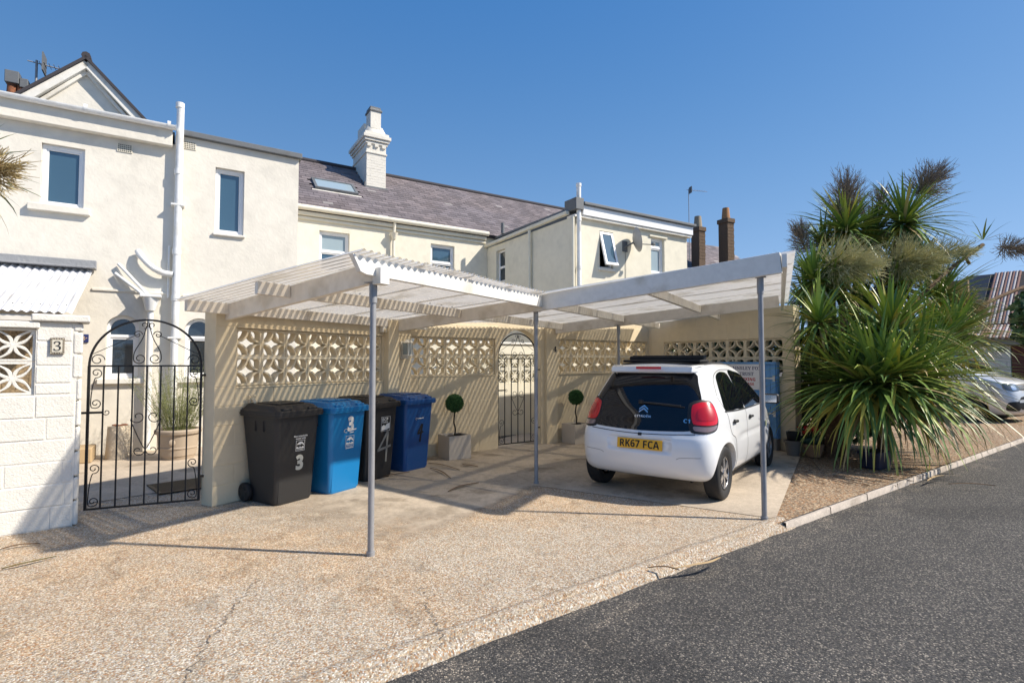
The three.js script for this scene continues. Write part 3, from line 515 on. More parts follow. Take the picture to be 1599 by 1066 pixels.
// ---------- carport screen wall, near length (W1) ----------
const star = starBlock(.29, .11);
{
  const w = thing('screen_wall', 'buff block wall with pierced blocks behind the four wheelie bins', 'wall', O1[0], O1[1], 31.5);
  mesh('core', [box2(-.28, 2.72, 0, 1.235, -.21, -.004), box2(-.28, 2.72, 1.87, 2.10, -.21, -.004), box2(-.28, -.05, 1.235, 1.87, -.21, -.004), box2(2.12, 2.72, 1.235, 1.87, -.21, -.004)], M.buff, w);
  const v = {}; flatBlocks(w, 'block', M.buff, -.28, 2.71, 0, 1.235, 0, .45, .2058, v, .004, .02); flatBlocks(w, 'block', M.buff, -.28, 2.71, 1.89, 2.10, 0, .9, .21, v, .004, .02); flatBlocks(w, 'block', M.buff, -.28, -.05, 1.24, 1.87, 0, .45, .21, v, .004, .02); flatBlocks(w, 'block', M.buff, 2.13, 2.71, 1.24, 1.87, 0, .45, .21, v, .004, .02);
  mesh('ledge', [rbox2(-.05, 2.12, 1.872, 1.89, -.02, .02, .004), rbox2(-.05, 2.12, 1.215, 1.233, -.02, .012, .004)], M.buff, w);
  screenBand(w, star, .29, 7, 2, -.045, 1.238, -.03, M.buffScreen, .309, .315);
  mesh('pilaster', rbox2(2.14, 2.36, 0, 2.10, -.01, .10, .012), M.buff, w);
  // lantern, sensor, tap
  const at = (s, z, y, n, l, cat) => { const [X, D] = sw(s, z); return thing(n, l, cat, X, D, 31.5, y); };
  const l = at(2.52, .0, 1.62, 'wall_lantern', 'white caged wall lantern beside the pilaster above the bins', 'lantern');
  mesh('back_plate', rbox(.10, .26, .02, 0, .06, .012, .006, 1), M.trim, l); mesh('roof', new THREE.CylinderGeometry(.015, .09, .05, 4).rotateY(PI / 4).translate(0, .19, .11), M.trim, l); mesh('base', [box(.12, .02, .12, 0, -.02, .11), box(.04, .04, .09, 0, -.05, .06)], M.trim, l);
  for (const x of [-.052, -.017, .017, .052]) for (const z of [.055, .165]) mesh('cage_bar', box(.008, .17, .008, x, .075, z), M.trim, l); mesh('glass', box(.095, .165, .095, 0, .075, .11), M.glassPale, l);
  const se = at(2.09, .0, 1.97, 'motion_sensor', 'small cream sensor box high on the screen wall', 'sensor'); mesh('housing', rbox(.09, .10, .07, 0, 0, .04, .012, 2), M.trim, se); mesh('lens', new THREE.SphereGeometry(.03, 12, 8).translate(0, -.02, .075), M.buffScreen, se);
  const t = at(.10, .0, 1.02, 'garden_tap', 'old painted garden tap on the wall behind the first black bin', 'tap'); mesh('pipe', [rod(V(0, -.25, .03), V(0, .06, .03), .014, 8), tube([V(0, .05, .03), V(0, .08, .06), V(0, .05, .11), V(0, .0, .12)], .016, 12, 8)], M.buff, t); mesh('handle', [rbox(.08, .014, .02, 0, .11, .06, .004, 1), rod(V(0, .06, .06), V(0, .11, .06), .008, 6)], M.buff, t);
}
// ---------- carport screen wall, far length (W2) with arched gateway ----------
const W2X = -1.40, W2D = 8.43, w2 = (t, z = 0) => [W2X + t * Math.sin(rad(55)) + z * Math.cos(rad(55)), W2D + t * Math.cos(rad(55)) - z * Math.sin(rad(55))];
{
  const w = thing('screen_wall', 'buff block wall with an arched gateway between pierced blocks and car', 'wall', W2X, W2D, 55);
  const gate = archPts(1.42, 2.37, 0, 2.08, .475, 20);
  const arch = poly([[-.32, 0], [1.42, 0], [1.42, 1.605], ...gate.slice(3, -1).reverse().map((p) => p), [2.37, 1.605], [2.37, 0], [5.55, 0], [5.55, 2.36], [2.7, 2.25], [-.32, 2.13]]);
  arch.holes.push(pathOf(rectPts(-.24, 1.36, 1.275, 1.90)), pathOf(rectPts(2.80, 5.27, 1.285, 1.93)));
  mesh('core', extr(arch, .20).translate(0, 0, -.204), M.buff, w);
  const v = {}, clear = (a, b, y0, y1) => (b > 1.42 && a < 2.37) || (y1 > 1.29 && y0 < 1.9 && ((b > -.3 && a < 1.37) || (b > 2.79 && a < 5.3)));
  flatBlocks(w, 'block', M.buff, -.31, 1.42, 0, 1.275, 0, .45, .2125, v, .004, .02, clear); flatBlocks(w, 'block', M.buff, 2.37, 5.5, 0, 1.285, 0, .45, .2142, v, .004, .02, clear);
  flatBlocks(w, 'block', M.buff, -.31, 1.42, 1.905, 2.12, 0, .9, .215, v, .004, .02); flatBlocks(w, 'block', M.buff, 2.80, 5.5, 1.935, 2.2, 0, .9, .265, v, .004, .02);
  flatBlocks(w, 'block', M.buff, 2.37, 2.80, 1.29, 2.15, 0, .43, .215, v, .004, .02); flatBlocks(w, 'block', M.buff, 5.275, 5.5, 1.29, 1.93, 0, .43, .215, v, .004, .02);
  screenBand(w, star, .29, 5, 2, -.238, 1.278, -.03, M.buffScreen, .319, .311); screenBand(w, star, .29, 8, 2, 2.80, 1.288, -.03, M.buffScreen, .309, .32);
  mesh('ledge', [rbox2(-.24, 1.36, 1.262, 1.276, -.02, .012, .004), rbox2(2.80, 5.27, 1.268, 1.286, -.02, .03, .004)], M.buff, w);
  mesh('pilaster', rbox2(2.45, 2.72, 0, 2.15, -.01, .06, .012), M.buff, w); mesh('corner_pier', rbox2(5.30, 5.56, 0, 2.25, -.01, .12, .012), M.buff, w);
  const q = w2(2.645, .062), d = thing('house_number', 'black number 4 fixed to the wall beside the arched gateway', 'number sign', q[0], q[1], 55, 1.74); signs.four = d;
}
// yard wall seen through the far gateway, with leaf-patterned pierced blocks
{
  const q = w2(.75, -1.3), w = thing('yard_wall', 'low cream yard wall with leaf-pattern blocks seen through the far gate', 'wall', q[0], q[1], 55);
  mesh('core', [box2(0, 3.0, 0, 1.05, -.15, 0), box2(0, 3.0, 1.66, 1.86, -.15, 0)], M.houseD, w); screenBand(w, petalBlock(.29, .10), .29, 10, 2, 0, 1.05, -.02, M.houseD, .30, .305); mesh('coping', rbox2(-.02, 3.02, 1.862, 1.91, -.18, .03, .01), M.trim, w);
}
// ---------- end wall of the carport ----------
const KX = 2.98, KD = 11.4, kw = (t, z = 0) => [KX + t * Math.sin(rad(145)) + z * Math.cos(rad(145)), KD + t * Math.cos(rad(145)) - z * Math.sin(rad(145))];
{
  const w = thing('screen_wall', 'buff carport end wall with pierced blocks above the blue cupboard doors', 'wall', KX, KD, 145);
  const s = poly(rectPts(.02, 3.05, 0, 2.46)); s.holes.push(pathOf(rectPts(.35, 2.87, 1.22, 1.91))); mesh('core', extr(s, .20).translate(0, 0, -.204), M.buff, w);
  const v = {}; flatBlocks(w, 'block', M.buff, .02, 3.05, 1.92, 2.46, 0, .45, .27, v, .004, .02); flatBlocks(w, 'block', M.buff, .02, 3.05, 0, 1.215, 0, .45, .2025, v, .004, .02); flatBlocks(w, 'block', M.buff, .02, .35, 1.22, 1.91, 0, .4, .23, v, .004, .02); flatBlocks(w, 'block', M.buff, 2.87, 3.05, 1.22, 1.91, 0, .4, .23, v, .004, .02);
  screenBand(w, star, .29, 7, 2, .352, 1.222, -.03, M.buffScreen, .359, .343);
}

// ---------- wrought iron gates ----------
function spiral(cx, cy, r0, r1, a0, turns, n = 26) { const p = []; for (let i = 0; i <= n; i++) { const t = i / n, r = lerp(r0, r1, t), a = a0 + turns * 2 * PI * t; p.push(V(cx + r * Math.cos(a), cy + r * Math.sin(a), 0)); } return p; }
function sScroll(x, y, w, h, flip) { // an S of two curls joined by a straight
  const r = w * .46, a = spiral(x, y + h / 2 - r, r * .2, r, flip > 0 ? .5 : PI - .5, -1.35 * flip, 22), b = spiral(x, y - h / 2 + r, r, r * .2, flip > 0 ? PI + .8 : -.8, 1.35 * -flip * -1, 22);
  return tube([...a, ...b], .0048, 90, 5);
}
function heart(x, y0, y1, w) { // two curls at the top running down to a point and out into two small curls
  return [-1, 1].map((f) => { const r = w * .26; const top = spiral(x + f * r * 1.05, y1 - r, r * .25, r, f > 0 ? -PI * .2 : PI * 1.2, f * 1.05, 22), m = [V(x + f * w * .30, lerp(y0, y1, .45), 0), V(x + f * .008, y0 + (y1 - y0) * .12, 0)], bot = spiral(x + f * r * .9, y0 + r * .5, r * .9, r * .25, f > 0 ? PI * .85 : PI * .15, f * 1.0, 18); return tube([...top, ...m, ...bot], .0048, 90, 5); });
}
function ironGate(label, X, D, th, W, Hr, Ht, nb) {
  const g = thing('iron_gate', label, 'gate', X, D, th), y0 = .05, r = .011;
  const arch = []; for (let i = 0; i <= 24; i++) { const a = PI - PI * i / 24; arch.push(V(W / 2 + W / 2 * Math.cos(a), Hr + (Ht - Hr) * Math.sin(a), 0)); }
  mesh('frame', [box2(-r, r, y0, Hr, -r, r), box2(W - r, W + r, y0, Hr, -r, r), box2(r, W - r, y0, y0 + .018, -.009, .009), box2(r, W - r, Hr - .008, Hr + .008, -.009, .009), tube(arch, .0115, 40, 6)], M.iron, g);
  for (let i = 1; i < nb; i++) { const x = W * i / nb; mesh('bar', box2(x - .0065, x + .0065, y0 + .018, Hr - .008, -.0065, .0065), M.iron, g); }
  const p = W / nb;
  mesh('scroll', sScroll(p * .5, Hr - .22, p * .9, .40, 1), M.iron, g); mesh('scroll', sScroll(W - p * .5, Hr - .22, p * .9, .40, -1), M.iron, g);
  mesh('scroll', sScroll(p * .5, y0 + .24, p * .9, .42, 1), M.iron, g); mesh('scroll', sScroll(W - p * .5, y0 + .24, p * .9, .42, -1), M.iron, g);
  for (const q of heart(W / 2, y0 + .52, y0 + .96, p * 2.1)) mesh('scroll', q, M.iron, g);
  for (const f of [-1, 1]) { // lyre under the arch
    const top = spiral(W / 2 + f * .035, Ht - .055, .012, .035, f > 0 ? -1 : PI + 1, f * .9, 14), bot = spiral(W / 2 + f * p * .55, Hr + .075, p * .45, .02, f > 0 ? -.4 : PI + .4, -f * 1.2, 20), mid = spiral(W / 2 + f * p * .72, lerp(Hr, Ht, .68), .04, .014, f > 0 ? PI : 0, -f * 1.1, 16);
    mesh('scroll', tube([V(W / 2 + f * .004, Ht - .02, 0), V(W / 2 + f * p * .35, lerp(Hr, Ht, .62), 0), V(W / 2 + f * p * .95, Hr + .13, 0), ...bot], .0048, 60, 5), M.iron, g);
    mesh('scroll', tube(top, .0048, 20, 5), M.iron, g); mesh('scroll', tube(mid, .0048, 24, 5), M.iron, g);
    const side = spiral(W / 2 + f * (W / 2 - p * .55), Hr + .06, .06, .018, f > 0 ? PI : 0, -f * 1.2, 18); mesh('scroll', tube(side, .0048, 26, 5), M.iron, g);
    mesh('stay', rod(V(W / 2 + f * p * .6, lerp(Hr, Ht, .7), 0), V(W / 2 + f * (W / 2 - .03), Hr + .12, 0), .0035, 5), M.iron, g);
  }
  mesh('latch', [box2(-.10, p, .99, 1.012, .008, .02), tube(spiral(p + .03, 1.0, .03, .01, PI, 1.1, 14), .004, 18, 5), box2(-.12, -.09, .94, 1.06, -.02, .03)], M.iron, g);
  for (const y of [.30, 1.36]) mesh('hinge', [box2(W + .004, W + .08, y - .012, y + .012, -.012, .012), box2(W + .07, W + .095, y - .05, y + .05, -.03, .03)], M.ironBrown, g);
  return g;
}
{ const a = [-4.178, 5.253], b = [-3.278, 5.649], th = Math.atan2(b[0] - a[0], b[1] - a[1]) * 180 / PI, L = Math.hypot(b[0] - a[0], b[1] - a[1]); ironGate('tall black wrought iron gate with arched top between white wall and carport', a[0], a[1], th, L - .02, 1.46, 1.93, 8); }
{ const q = w2(1.45, -.06); ironGate('black wrought iron gate inside the arched opening right of the topiary', q[0], q[1], 55, .86, 1.56, 2.01, 6); }

// ---------- carport ----------
const RY = (w) => 2.125 + .078 * w; // underside of the sheets
const wl = (s) => s < 3.05 ? 0 : (s - 3.05) * Math.tan(rad(23.5)); // far screen wall in carport coordinates
{
  const c = thing('carport', 'L-shaped lean-to carport of white timber, steel posts and corrugated plastic sheets', 'carport', O1[0], O1[1], 31.5);
  // local x = s along the wall, z = w outwards
  for (const [s, w, y] of [[-.403, 2.43, RY(2.43) - .19], [2.402, 2.35, RY(2.35) - .18], [2.225, 4.93, RY(4.93) - .19], [5.47, 2.30, RY(2.3) - .16]]) {
    const p = mesh('post', [rod(V(s, 0, w), V(s, y, w), .0245, 18)], M.steel, c);
    mesh('post_head', [rod(V(s, y - .16, w), V(s, y - .0, w), .031, 16), box(.10, .006, .10, s, y + .002, w)], M.steel, p);
    mesh('post_collar', [rod(V(s, .0, w), V(s, .03, w), .033, 16)], M.steel, p);
  }
  { const p = mesh('sticker', box(.03, .05, .004, 2.225 + .0, .92, 4.93 + .028), std(rgb(.6, .62, .35), .6), c); p.rotation.y = 0; }
  const beam = (n, s0, w0, s1, w1, wd, dp, mat, drop = .0) => mesh(n, [bar(V(s0, RY(w0) - dp / 2 - .012 - drop, w0), V(s1, RY(w1) - dp / 2 - .012 - drop, w1), wd, dp, .006)], mat, c);
  beam('beam', -.16, .0, -.36, 2.47, .055, .17, M.timber);
  beam('beam', 2.36, .0, 2.36, 2.42, .055, .17, M.timber);
  beam('beam', 5.47, 1.08, 5.47, 4.82, .055, .17, M.timber);
  beam('side_fascia', 2.34, 2.36, 2.16, 5.12, .05, .20, M.fascia, -.02);
  // front fascia, bevelled off at its left end
  { const g = extr(poly([[-.60, -.125], [-.54, -.14], [2.30, -.14], [2.30, .0], [-.68, .0]]), .045, .004).translate(0, RY(2.47) - .012, 2.455); mesh('front_fascia', g, M.fascia, c); }
  mesh('corner_block', rbox(.10, .13, .09, -.40, RY(2.43) - .145, 2.51, .006, 1), M.fascia, c);
  mesh('end_fascia', [bar(V(2.14, RY(5.12) - .075, 5.15), V(6.55, RY(4.75) - .075, 4.78), .045, .13, .005)], M.fascia, c);
  const purlin = (s0, s1, w) => beam('purlin', s0, w, s1, w, .045, .115, M.timber);
  purlin(-.62, -.19, .06); purlin(-.62, -.29, 1.22); purlin(-.23, 2.33, 1.22); purlin(-.13, 2.33, .06); purlin(2.39, 3.0, .06); purlin(2.39, 5.44, 1.22); purlin(5.50, 6.1, 1.40); purlin(2.42, 5.44, 2.40); purlin(5.50, 7.6, 2.40); purlin(2.30, 5.44, 3.68); purlin(5.50, 7.05, 3.68);
  // corrugated sheets: scoured clear along the crests, silted and milky in the valleys
  const pitch = .076, amp = .013;
  function sheet(s0, s1, w0f, w1, lift) {
    const n = Math.round((s1 - s0) / pitch * 8), A = { p: [], i: [] }, B = { p: [], i: [] }, rows = 8;
    for (let i = 0; i < n; i++) {
      const ph = (((i + .5) / 8) % 1), top = ph > .375 && ph < .75, T = top ? B : A, k0 = T.p.length / 3;
      for (const e of [i, i + 1]) { const s = lerp(s0, s1, e / n), y = -amp * Math.cos(2 * PI * e / 8), wa = w0f(s); for (let j = 0; j <= rows; j++) { const w = lerp(wa, w1(s), j / rows); T.p.push(s, RY(w) + amp + y + lift + .004 * Math.sin(s * 3.1 + w * 2.3), w); } }
      for (let j = 0; j < rows; j++) { const a = k0 + j, b = k0 + rows + 1 + j; T.i.push(a, a + 1, b, b, a + 1, b + 1); }
    }
    return [A, B].map((T) => { const g = new THREE.BufferGeometry(); g.setAttribute('position', new THREE.Float32BufferAttribute(T.p, 3)); g.setIndex(T.i); return upward(mergeVertices(g)); });
  }
  let k = 0; const W = .722;
  const put = (s0, s1, w0f, w1) => { const [a, b] = sheet(s0, s1 + pitch * .9, w0f, w1, (k++ % 2) * .006); const m = mesh('roof_sheet', a, M.sheet, c); mesh('clear_crest', b, M.crest, m); };
  for (let i = 0; i < 4; i++) put(-.66 + i * W, -.66 + (i + 1) * W, () => -.13, () => 2.56);
  for (let i = 0; i < 8; i++) put(2.23 + i * .66, 2.23 + (i + 1) * .66, (s) => s < 3.05 ? -.13 : wl(s) + .03, (s) => Math.min(5.24 - .085 * (s - 2.2), s > 6.4 ? 4.50 - (s - 6.82) * 2.3 : 9));
  { const G = []; for (const w of [1.22, 2.42]) for (let s = -.55; s < 2.2; s += pitch * 3) G.push(new THREE.SphereGeometry(.012, 6, 4).translate(s, RY(w) + .026, w)); mesh('fixing', G, M.lead, c); }
}

// ---------- lettering ----------
const FL = new FontLoader(), bold = await FL.loadAsync('fonts/droid/droid_sans_bold.typeface.json'), serifB = await FL.loadAsync('fonts/droid/droid_serif_bold.typeface.json'), serif = await FL.loadAsync('fonts/droid/droid_serif_regular.typeface.json'), sans = await FL.loadAsync('fonts/droid/droid_sans_regular.typeface.json');
function text(str, size, font = bold, depth = .002, sx = 1, fat = 0) { const g = new TextGeometry(str, { font, size, depth, curveSegments: 4, bevelEnabled: fat > 0, bevelSize: fat, bevelThickness: .0004, bevelSegments: 1 }); g.computeBoundingBox(); const b = g.boundingBox; return g.translate(-(b.min.x + b.max.x) / 2, -(b.min.y + b.max.y) / 2, 0).scale(sx, 1, 1); }
mesh('digit', text('3', .085, serif, .003).translate(0, 0, .0272), M.printBlack, signs.three);
mesh('digit', text('4', .10, serifB, .008), M.printBlack, signs.four);

// ---------- wheelie bins ----------
function rrect(w, d, r, n = 4) { const p = []; for (const [sx, sz, a] of [[1, 1, 0], [-1, 1, PI / 2], [-1, -1, PI], [1, -1, PI * 1.5]]) for (let i = 0; i <= n; i++) { const b = a + PI / 2 * i / n; p.push([sx * (w / 2 - r) + r * Math.cos(b), sz * (d / 2 - r) + r * Math.sin(b)]); } return p; }
function loft(secs, n = 4) { // stacked rounded rectangles {y, w, d, r, z}
  const pos = [], idx = [], m = (n + 1) * 4;
  secs.forEach((s) => rrect(s.w, s.d, s.r, n).forEach(([x, z]) => pos.push(x + (s.x || 0), s.y + (s.tilt || 0) * z, z + (s.z || 0))));
  for (let i = 0; i < secs.length - 1; i++) for (let k = 0; k < m; k++) { const a = i * m + k, b = i * m + (k + 1) % m; idx.push(a, a + m, b, b, a + m, b + m); }
  for (const [i, f] of [[0, 1], [secs.length - 1, -1]]) { const c = pos.length / 3, s = secs[i]; pos.push(s.x || 0, s.y, s.z || 0); for (let k = 0; k < m; k++) { const a = i * m + k, b = i * m + (k + 1) % m; f > 0 ? idx.push(c, a, b) : idx.push(c, b, a); } }
  let g = new THREE.BufferGeometry(); g.setAttribute('position', new THREE.Float32BufferAttribute(pos, 3)); g.setIndex(idx); g = g.toNonIndexed(); return creased(g, .7);
}
function creased(g, ang) { // smooth normals except across sharp edges
  const p = g.attributes.position, n = p.count, fn = [], map = new Map(), a = V(), b = V(), c = V();
  for (let i = 0; i < n; i += 3) { a.fromBufferAttribute(p, i); b.fromBufferAttribute(p, i + 1); c.fromBufferAttribute(p, i + 2); fn.push(b.clone().sub(a).cross(c.clone().sub(a))); }
  for (let i = 0; i < n; i++) { const k = [p.getX(i), p.getY(i), p.getZ(i)].map((v) => Math.round(v * 5000)).join(); if (!map.has(k)) map.set(k, []); map.get(k).push(i); }
  const out = new Float32Array(n * 3), cs = Math.cos(ang);
  for (const l of map.values()) for (const i of l) { const me = fn[i / 3 | 0], u = me.clone().normalize(), s = V(); for (const j of l) { const o = fn[j / 3 | 0]; if (u.dot(o.clone().normalize()) > cs) s.add(o); } s.normalize(); out.set([s.x, s.y, s.z], i * 3); }
  g.setAttribute('normal', new THREE.BufferAttribute(out, 3)); return g;
}
const binTilt = Math.atan(.055 / .87);
function bin(label, s, w, mat, lidMat, marks, turn = 0) {
  const [X, D] = sw(s, w), b = thing('wheelie_bin', label, 'wheelie bin', X, D, 31.5 + turn, .005, 'wheelie bins along the screen wall');
  // front face of the base lies at z = 0
  mesh('body', loft([{ y: .0, w: .43, d: .43, r: .05, z: -.225 }, { y: .03, w: .455, d: .455, r: .05, z: -.226 }, { y: .93, w: .55, d: .62, r: .055, z: -.25 }, { y: .95, w: .565, d: .635, r: .055, z: -.25 }]), mat, b);
  for (const x of [-.215, .215]) { const rb = mesh('corner_rib', rbox(.035, .36, .012, x * .86, .21, -.005, .005, 2), mat, b); rb.rotation.x = binTilt; }
  mesh('side_slot', [-1, 1].flatMap((f) => [-.30, -.16].map((z) => box(.012, .11, .018, f * .27, .82, z))), M.printBlack, b);
  const lid = mesh('lid', loft([{ y: .915, w: .575, d: .66, r: .05, z: -.245 }, { y: .918, w: .59, d: .70, r: .06, z: -.235 }, { y: .975, w: .59, d: .70, r: .06, z: -.235 }, { y: .985, w: .572, d: .68, r: .06, z: -.235 }, { y: .99, w: .545, d: .63, r: .06, z: -.25, tilt: -.02 }, { y: 1.035, w: .50, d: .54, r: .07, z: -.26, tilt: -.03 }, { y: 1.042, w: .46, d: .50, r: .07, z: -.26, tilt: -.03 }]), lidMat, b);
  mesh('lid_rim', loft([{ y: .94, w: .60, d: .715, r: .06, z: -.235 }, { y: .952, w: .60, d: .715, r: .06, z: -.235 }]), lidMat, lid);
  mesh('lid_grip', [-.16, .16].map((x) => rbox(.11, .035, .06, x, .992, .055, .012, 2)), lidMat, lid);
  mesh('lid_panel', rbox(.34, .014, .34, 0, 1.046, -.26, .006, 2), lidMat, lid);
  mesh('handle', [rod(V(-.25, .985, -.615), V(.25, .985, -.615), .016, 10), ...[-.25, 0, .25].map((x) => rbox(.03, .06, .09, x, .965, -.585, .008, 1))], mat, b);
  for (const f of [-1, 1]) {
    const w0 = mesh('wheel', new THREE.LatheGeometry([[.03, -.028], [.085, -.028], [.10, -.018], [.10, .018], [.085, .028], [.03, .028]].map((p) => new V2(...p)), 24).rotateZ(PI / 2).translate(f * .262, .10, -.475), M.rubber, b);
    mesh('hub', [rod(V(f * .24, .10, -.475), V(f * .292, .10, -.475), .045, 14), ...[0, 1, 2, 3, 4].map((i) => box(.01, .05, .014, 0, .045, 0).rotateX(i * 1.2566).translate(f * .287, .10, -.475))], mat, w0);
  }
  mesh('axle_housing', rbox(.44, .10, .10, 0, .13, -.46, .03, 2), mat, b);
  // printed marks lie on the sloping front
  marks((n, g, m, y, x = 0, lift = .0035) => { const q = mesh(n, g, m, b); q.position.set(x, y, lift + y * .0632 + .0012); q.rotation.x = binTilt; return q; });
  return b;
}
const crest = (s) => { const G = [box(s, .004, .001, 0, s / 2, 0), box(s, .004, .001, 0, -s / 2, 0), box(.004, s - .004, .001, s / 2 - .002, 0, 0), box(.004, s - .004, .001, -s / 2 + .002, 0, 0)]; const fish = new THREE.Shape([[-.42, -.05], [-.30, .12], [-.05, .26], [.18, .26], [.30, .14], [.40, .02], [.46, -.16], [.34, -.08], [.20, .02], [.05, .02], [-.05, -.10], [-.12, .0], [-.28, -.02]].map(([x, y]) => new V2(x * s * .95, y * s * .95 + s * .12))); G.push(extr(fish, .001)); const wv = []; for (let i = 0; i <= 12; i++) wv.push(new V2((-.43 + .86 * i / 12) * s, (-.14 + .05 * Math.sin(i * 1.4)) * s)); wv.push(new V2(.43 * s, -.27 * s), new V2(-.43 * s, -.27 * s)); G.push(extr(new THREE.Shape(wv), .001)); G.push(box(s * .8, s * .05, .001, 0, -s * .37, 0)); return G; };
const stroke = (pts, w, d = .001) => { const s = []; const n = pts.length, L = [], R = []; for (let i = 0; i < n; i++) { const a = pts[Math.max(0, i - 1)], b = pts[Math.min(n - 1, i + 1)], l = Math.hypot(b[0] - a[0], b[1] - a[1]), nx = -(b[1] - a[1]) / l, ny = (b[0] - a[0]) / l, k = w * (.42 + .16 * hash(i, n, 3)); L.push([pts[i][0] + nx * k, pts[i][1] + ny * k]); R.unshift([pts[i][0] - nx * k, pts[i][1] - ny * k]); } return extr(poly([...L, ...R]), d); };
const segs = (a, b, n = 6) => Array.from({ length: n + 1 }, (_, i) => [lerp(a[0], b[0], i / n), lerp(a[1], b[1], i / n)]);
bin('black wheelie bin with cream 3, nearest the gate', .285, .565, M.binBlack, M.binLid, (p) => { p('number', text('3', .145, bold, .001, .80, .008), M.printCream, .42, .03); p('logo', crest(.11), M.printWhite, .60, .03); p('lettering', text('Non-recyclable', .017), M.printWhite, .70, .03); p('lettering', text('waste only', .017), M.printWhite, .675, .03); });
bin('bright blue wheelie bin with a white 3 between the two black bins', .90, .64, M.binBlue, M.binBlue, (p) => { p('number', text('3', .155, bold, .001, .76, .009), M.printWhite, .775, .03); p('maker_mark', [new THREE.TorusGeometry(.026, .004, 4, 20, 5).scale(1.3, .8, .3).translate(-.06, 0, 0), stroke([[-.02, .0], [.03, .005], [.09, .008]], .016)], M.printWhite, .70, .03); p('small_print', [stroke([[-.03, 0], [.0, .003], [.035, .004]], .010)], M.printWhite, .672, .05); p('logo', crest(.125), M.printWhite, .575, .03); p('small_print', [stroke([[-.06, 0], [.0, .002], [.06, .003]], .010)], M.printWhite, .495, .03); }, -2);
bin('black wheelie bin with a brushed grey 4 behind the steel post', 1.56, .52, M.binBlack, M.binLid, (p) => { p('logo', [box(.16, .004, .001, 0, .09, 0), box(.16, .004, .001, 0, -.09, 0), box(.004, .176, .001, .078, 0, 0), box(.004, .176, .001, -.078, 0, 0), text('BCP', .042, bold, .001).translate(-.012, .058, 0), text('Council', .02, bold, .001).translate(-.015, .022, 0), extr(poly([[-.07, -.08], [-.07, -.03], [-.03, -.01], [-.01, -.03], [.02, .0], [.07, .01], [.07, -.06], [.02, -.075]]), .001)], M.printWhite, .70, .06); p('number', [stroke(segs([.055, .20], [-.10, -.03]), .028), stroke(segs([-.11, -.03], [.12, .01]), .03), stroke(segs([.055, .20], [.045, -.19]), .03)], M.printGrey, .40, .05); });
bin('dark blue wheelie bin with a black 4 beside the topiary', 2.27, .52, M.binNavy, M.binNavy, (p) => { p('number', [stroke(segs([.03, .13], [-.05, .0]), .03), stroke(segs([-.055, .0], [.06, .02]), .026), stroke(segs([.035, .13], [.0, -.12], 8), .034)], M.printBlack, .50, .03); p('maker_mark', [new THREE.TorusGeometry(.012, .003, 4, 16, 5).scale(1.2, 1, .3).translate(-.075, 0, 0), stroke([[-.055, 0], [-.02, .002], [.02, .0], [.06, .004]], .012)], M.printWhite, .71, .02); }, 3);

// ---------- topiary in square planters ----------
function topiary(label, X, D, th, S, sc) {
  const t = thing('topiary_planter', label, 'planter', X, D, th, .005, 'ball topiaries in square planters'); t.scale.set(sc, sc, sc);
  const sh = poly(rectPts(-S / 2, S / 2, -S / 2, S / 2)); sh.holes.push(pathOf(rectPts(-S / 2 + .02, S / 2 - .02, -S / 2 + .02, S / 2 - .02)));
  mesh('box', [extr(sh, .34, .004).rotateX(-PI / 2), box(S - .04, .02, S - .04, 0, .28, 0)], std(rgb(.62, .56, .49), .8, { map: mottle }), t);
  mesh('soil', rbox(S - .045, .02, S - .045, 0, .30, 0, .004, 1), std(rgb(.05, .035, .025), 1), t);
  mesh('stem', tube([V(0, .3, 0), V(.012, .42, .006), V(-.01, .52, 0), V(.004, .66, 0), V(0, .75, 0)], .012, 20, 7), std(rgb(.035, .028, .02), .9), t);
  mesh('fallen_clump', new THREE.SphereGeometry(.05, 10, 6).scale(1.3, .5, .8).translate(.08, .325, -.02), M.printBlack, t);
  const ball = mesh('foliage', new THREE.IcosahedronGeometry(.118, 3).translate(0, .80, 0), std(rgb(.03, .095, .024), .9), t);
  const im = new THREE.InstancedMesh(new THREE.ConeGeometry(.009, .03, 4), std(rgb(1, 1, 1), .75), 2600), m = new THREE.Matrix4(), q = new THREE.Quaternion(), c = new THREE.Color();
  for (let i = 0; i < 2600; i++) { const y = 1 - 2 * (i + .5) / 2600, r = Math.sqrt(1 - y * y), a = i * 2.399963, d = V(r * Math.cos(a) + rr(-.35, .35), y + rr(-.35, .35), r * Math.sin(a) + rr(-.35, .35)).normalize(); q.setFromUnitVectors(V(0, 1, 0), d); const R = .114 + rr(-.008, .016) + .010 * Math.sin(a * 1.7 + y * 5); m.compose(V(r * Math.cos(a) * R, .80 + y * R, r * Math.sin(a) * R), q, V(1, rr(.7, 1.2), 1)); im.setMatrixAt(i, m); const k = rr(.6, 1.5); im.setColorAt(i, c.setRGB(.036 * k, .105 * k, .026 * k)); }
  im.name = 'leaves'; im.userData.kind = 'stuff'; ball.add(im); return t;
}
topiary('ball topiary in a pale square planter beside the dark blue bin', -.905, 8.39, 55, .36, 1.06);
{ const [X, D] = w2(2.98, .26); topiary('ball topiary in a pale square planter half hidden by the car', X, D, 55, .36, 1.05); }

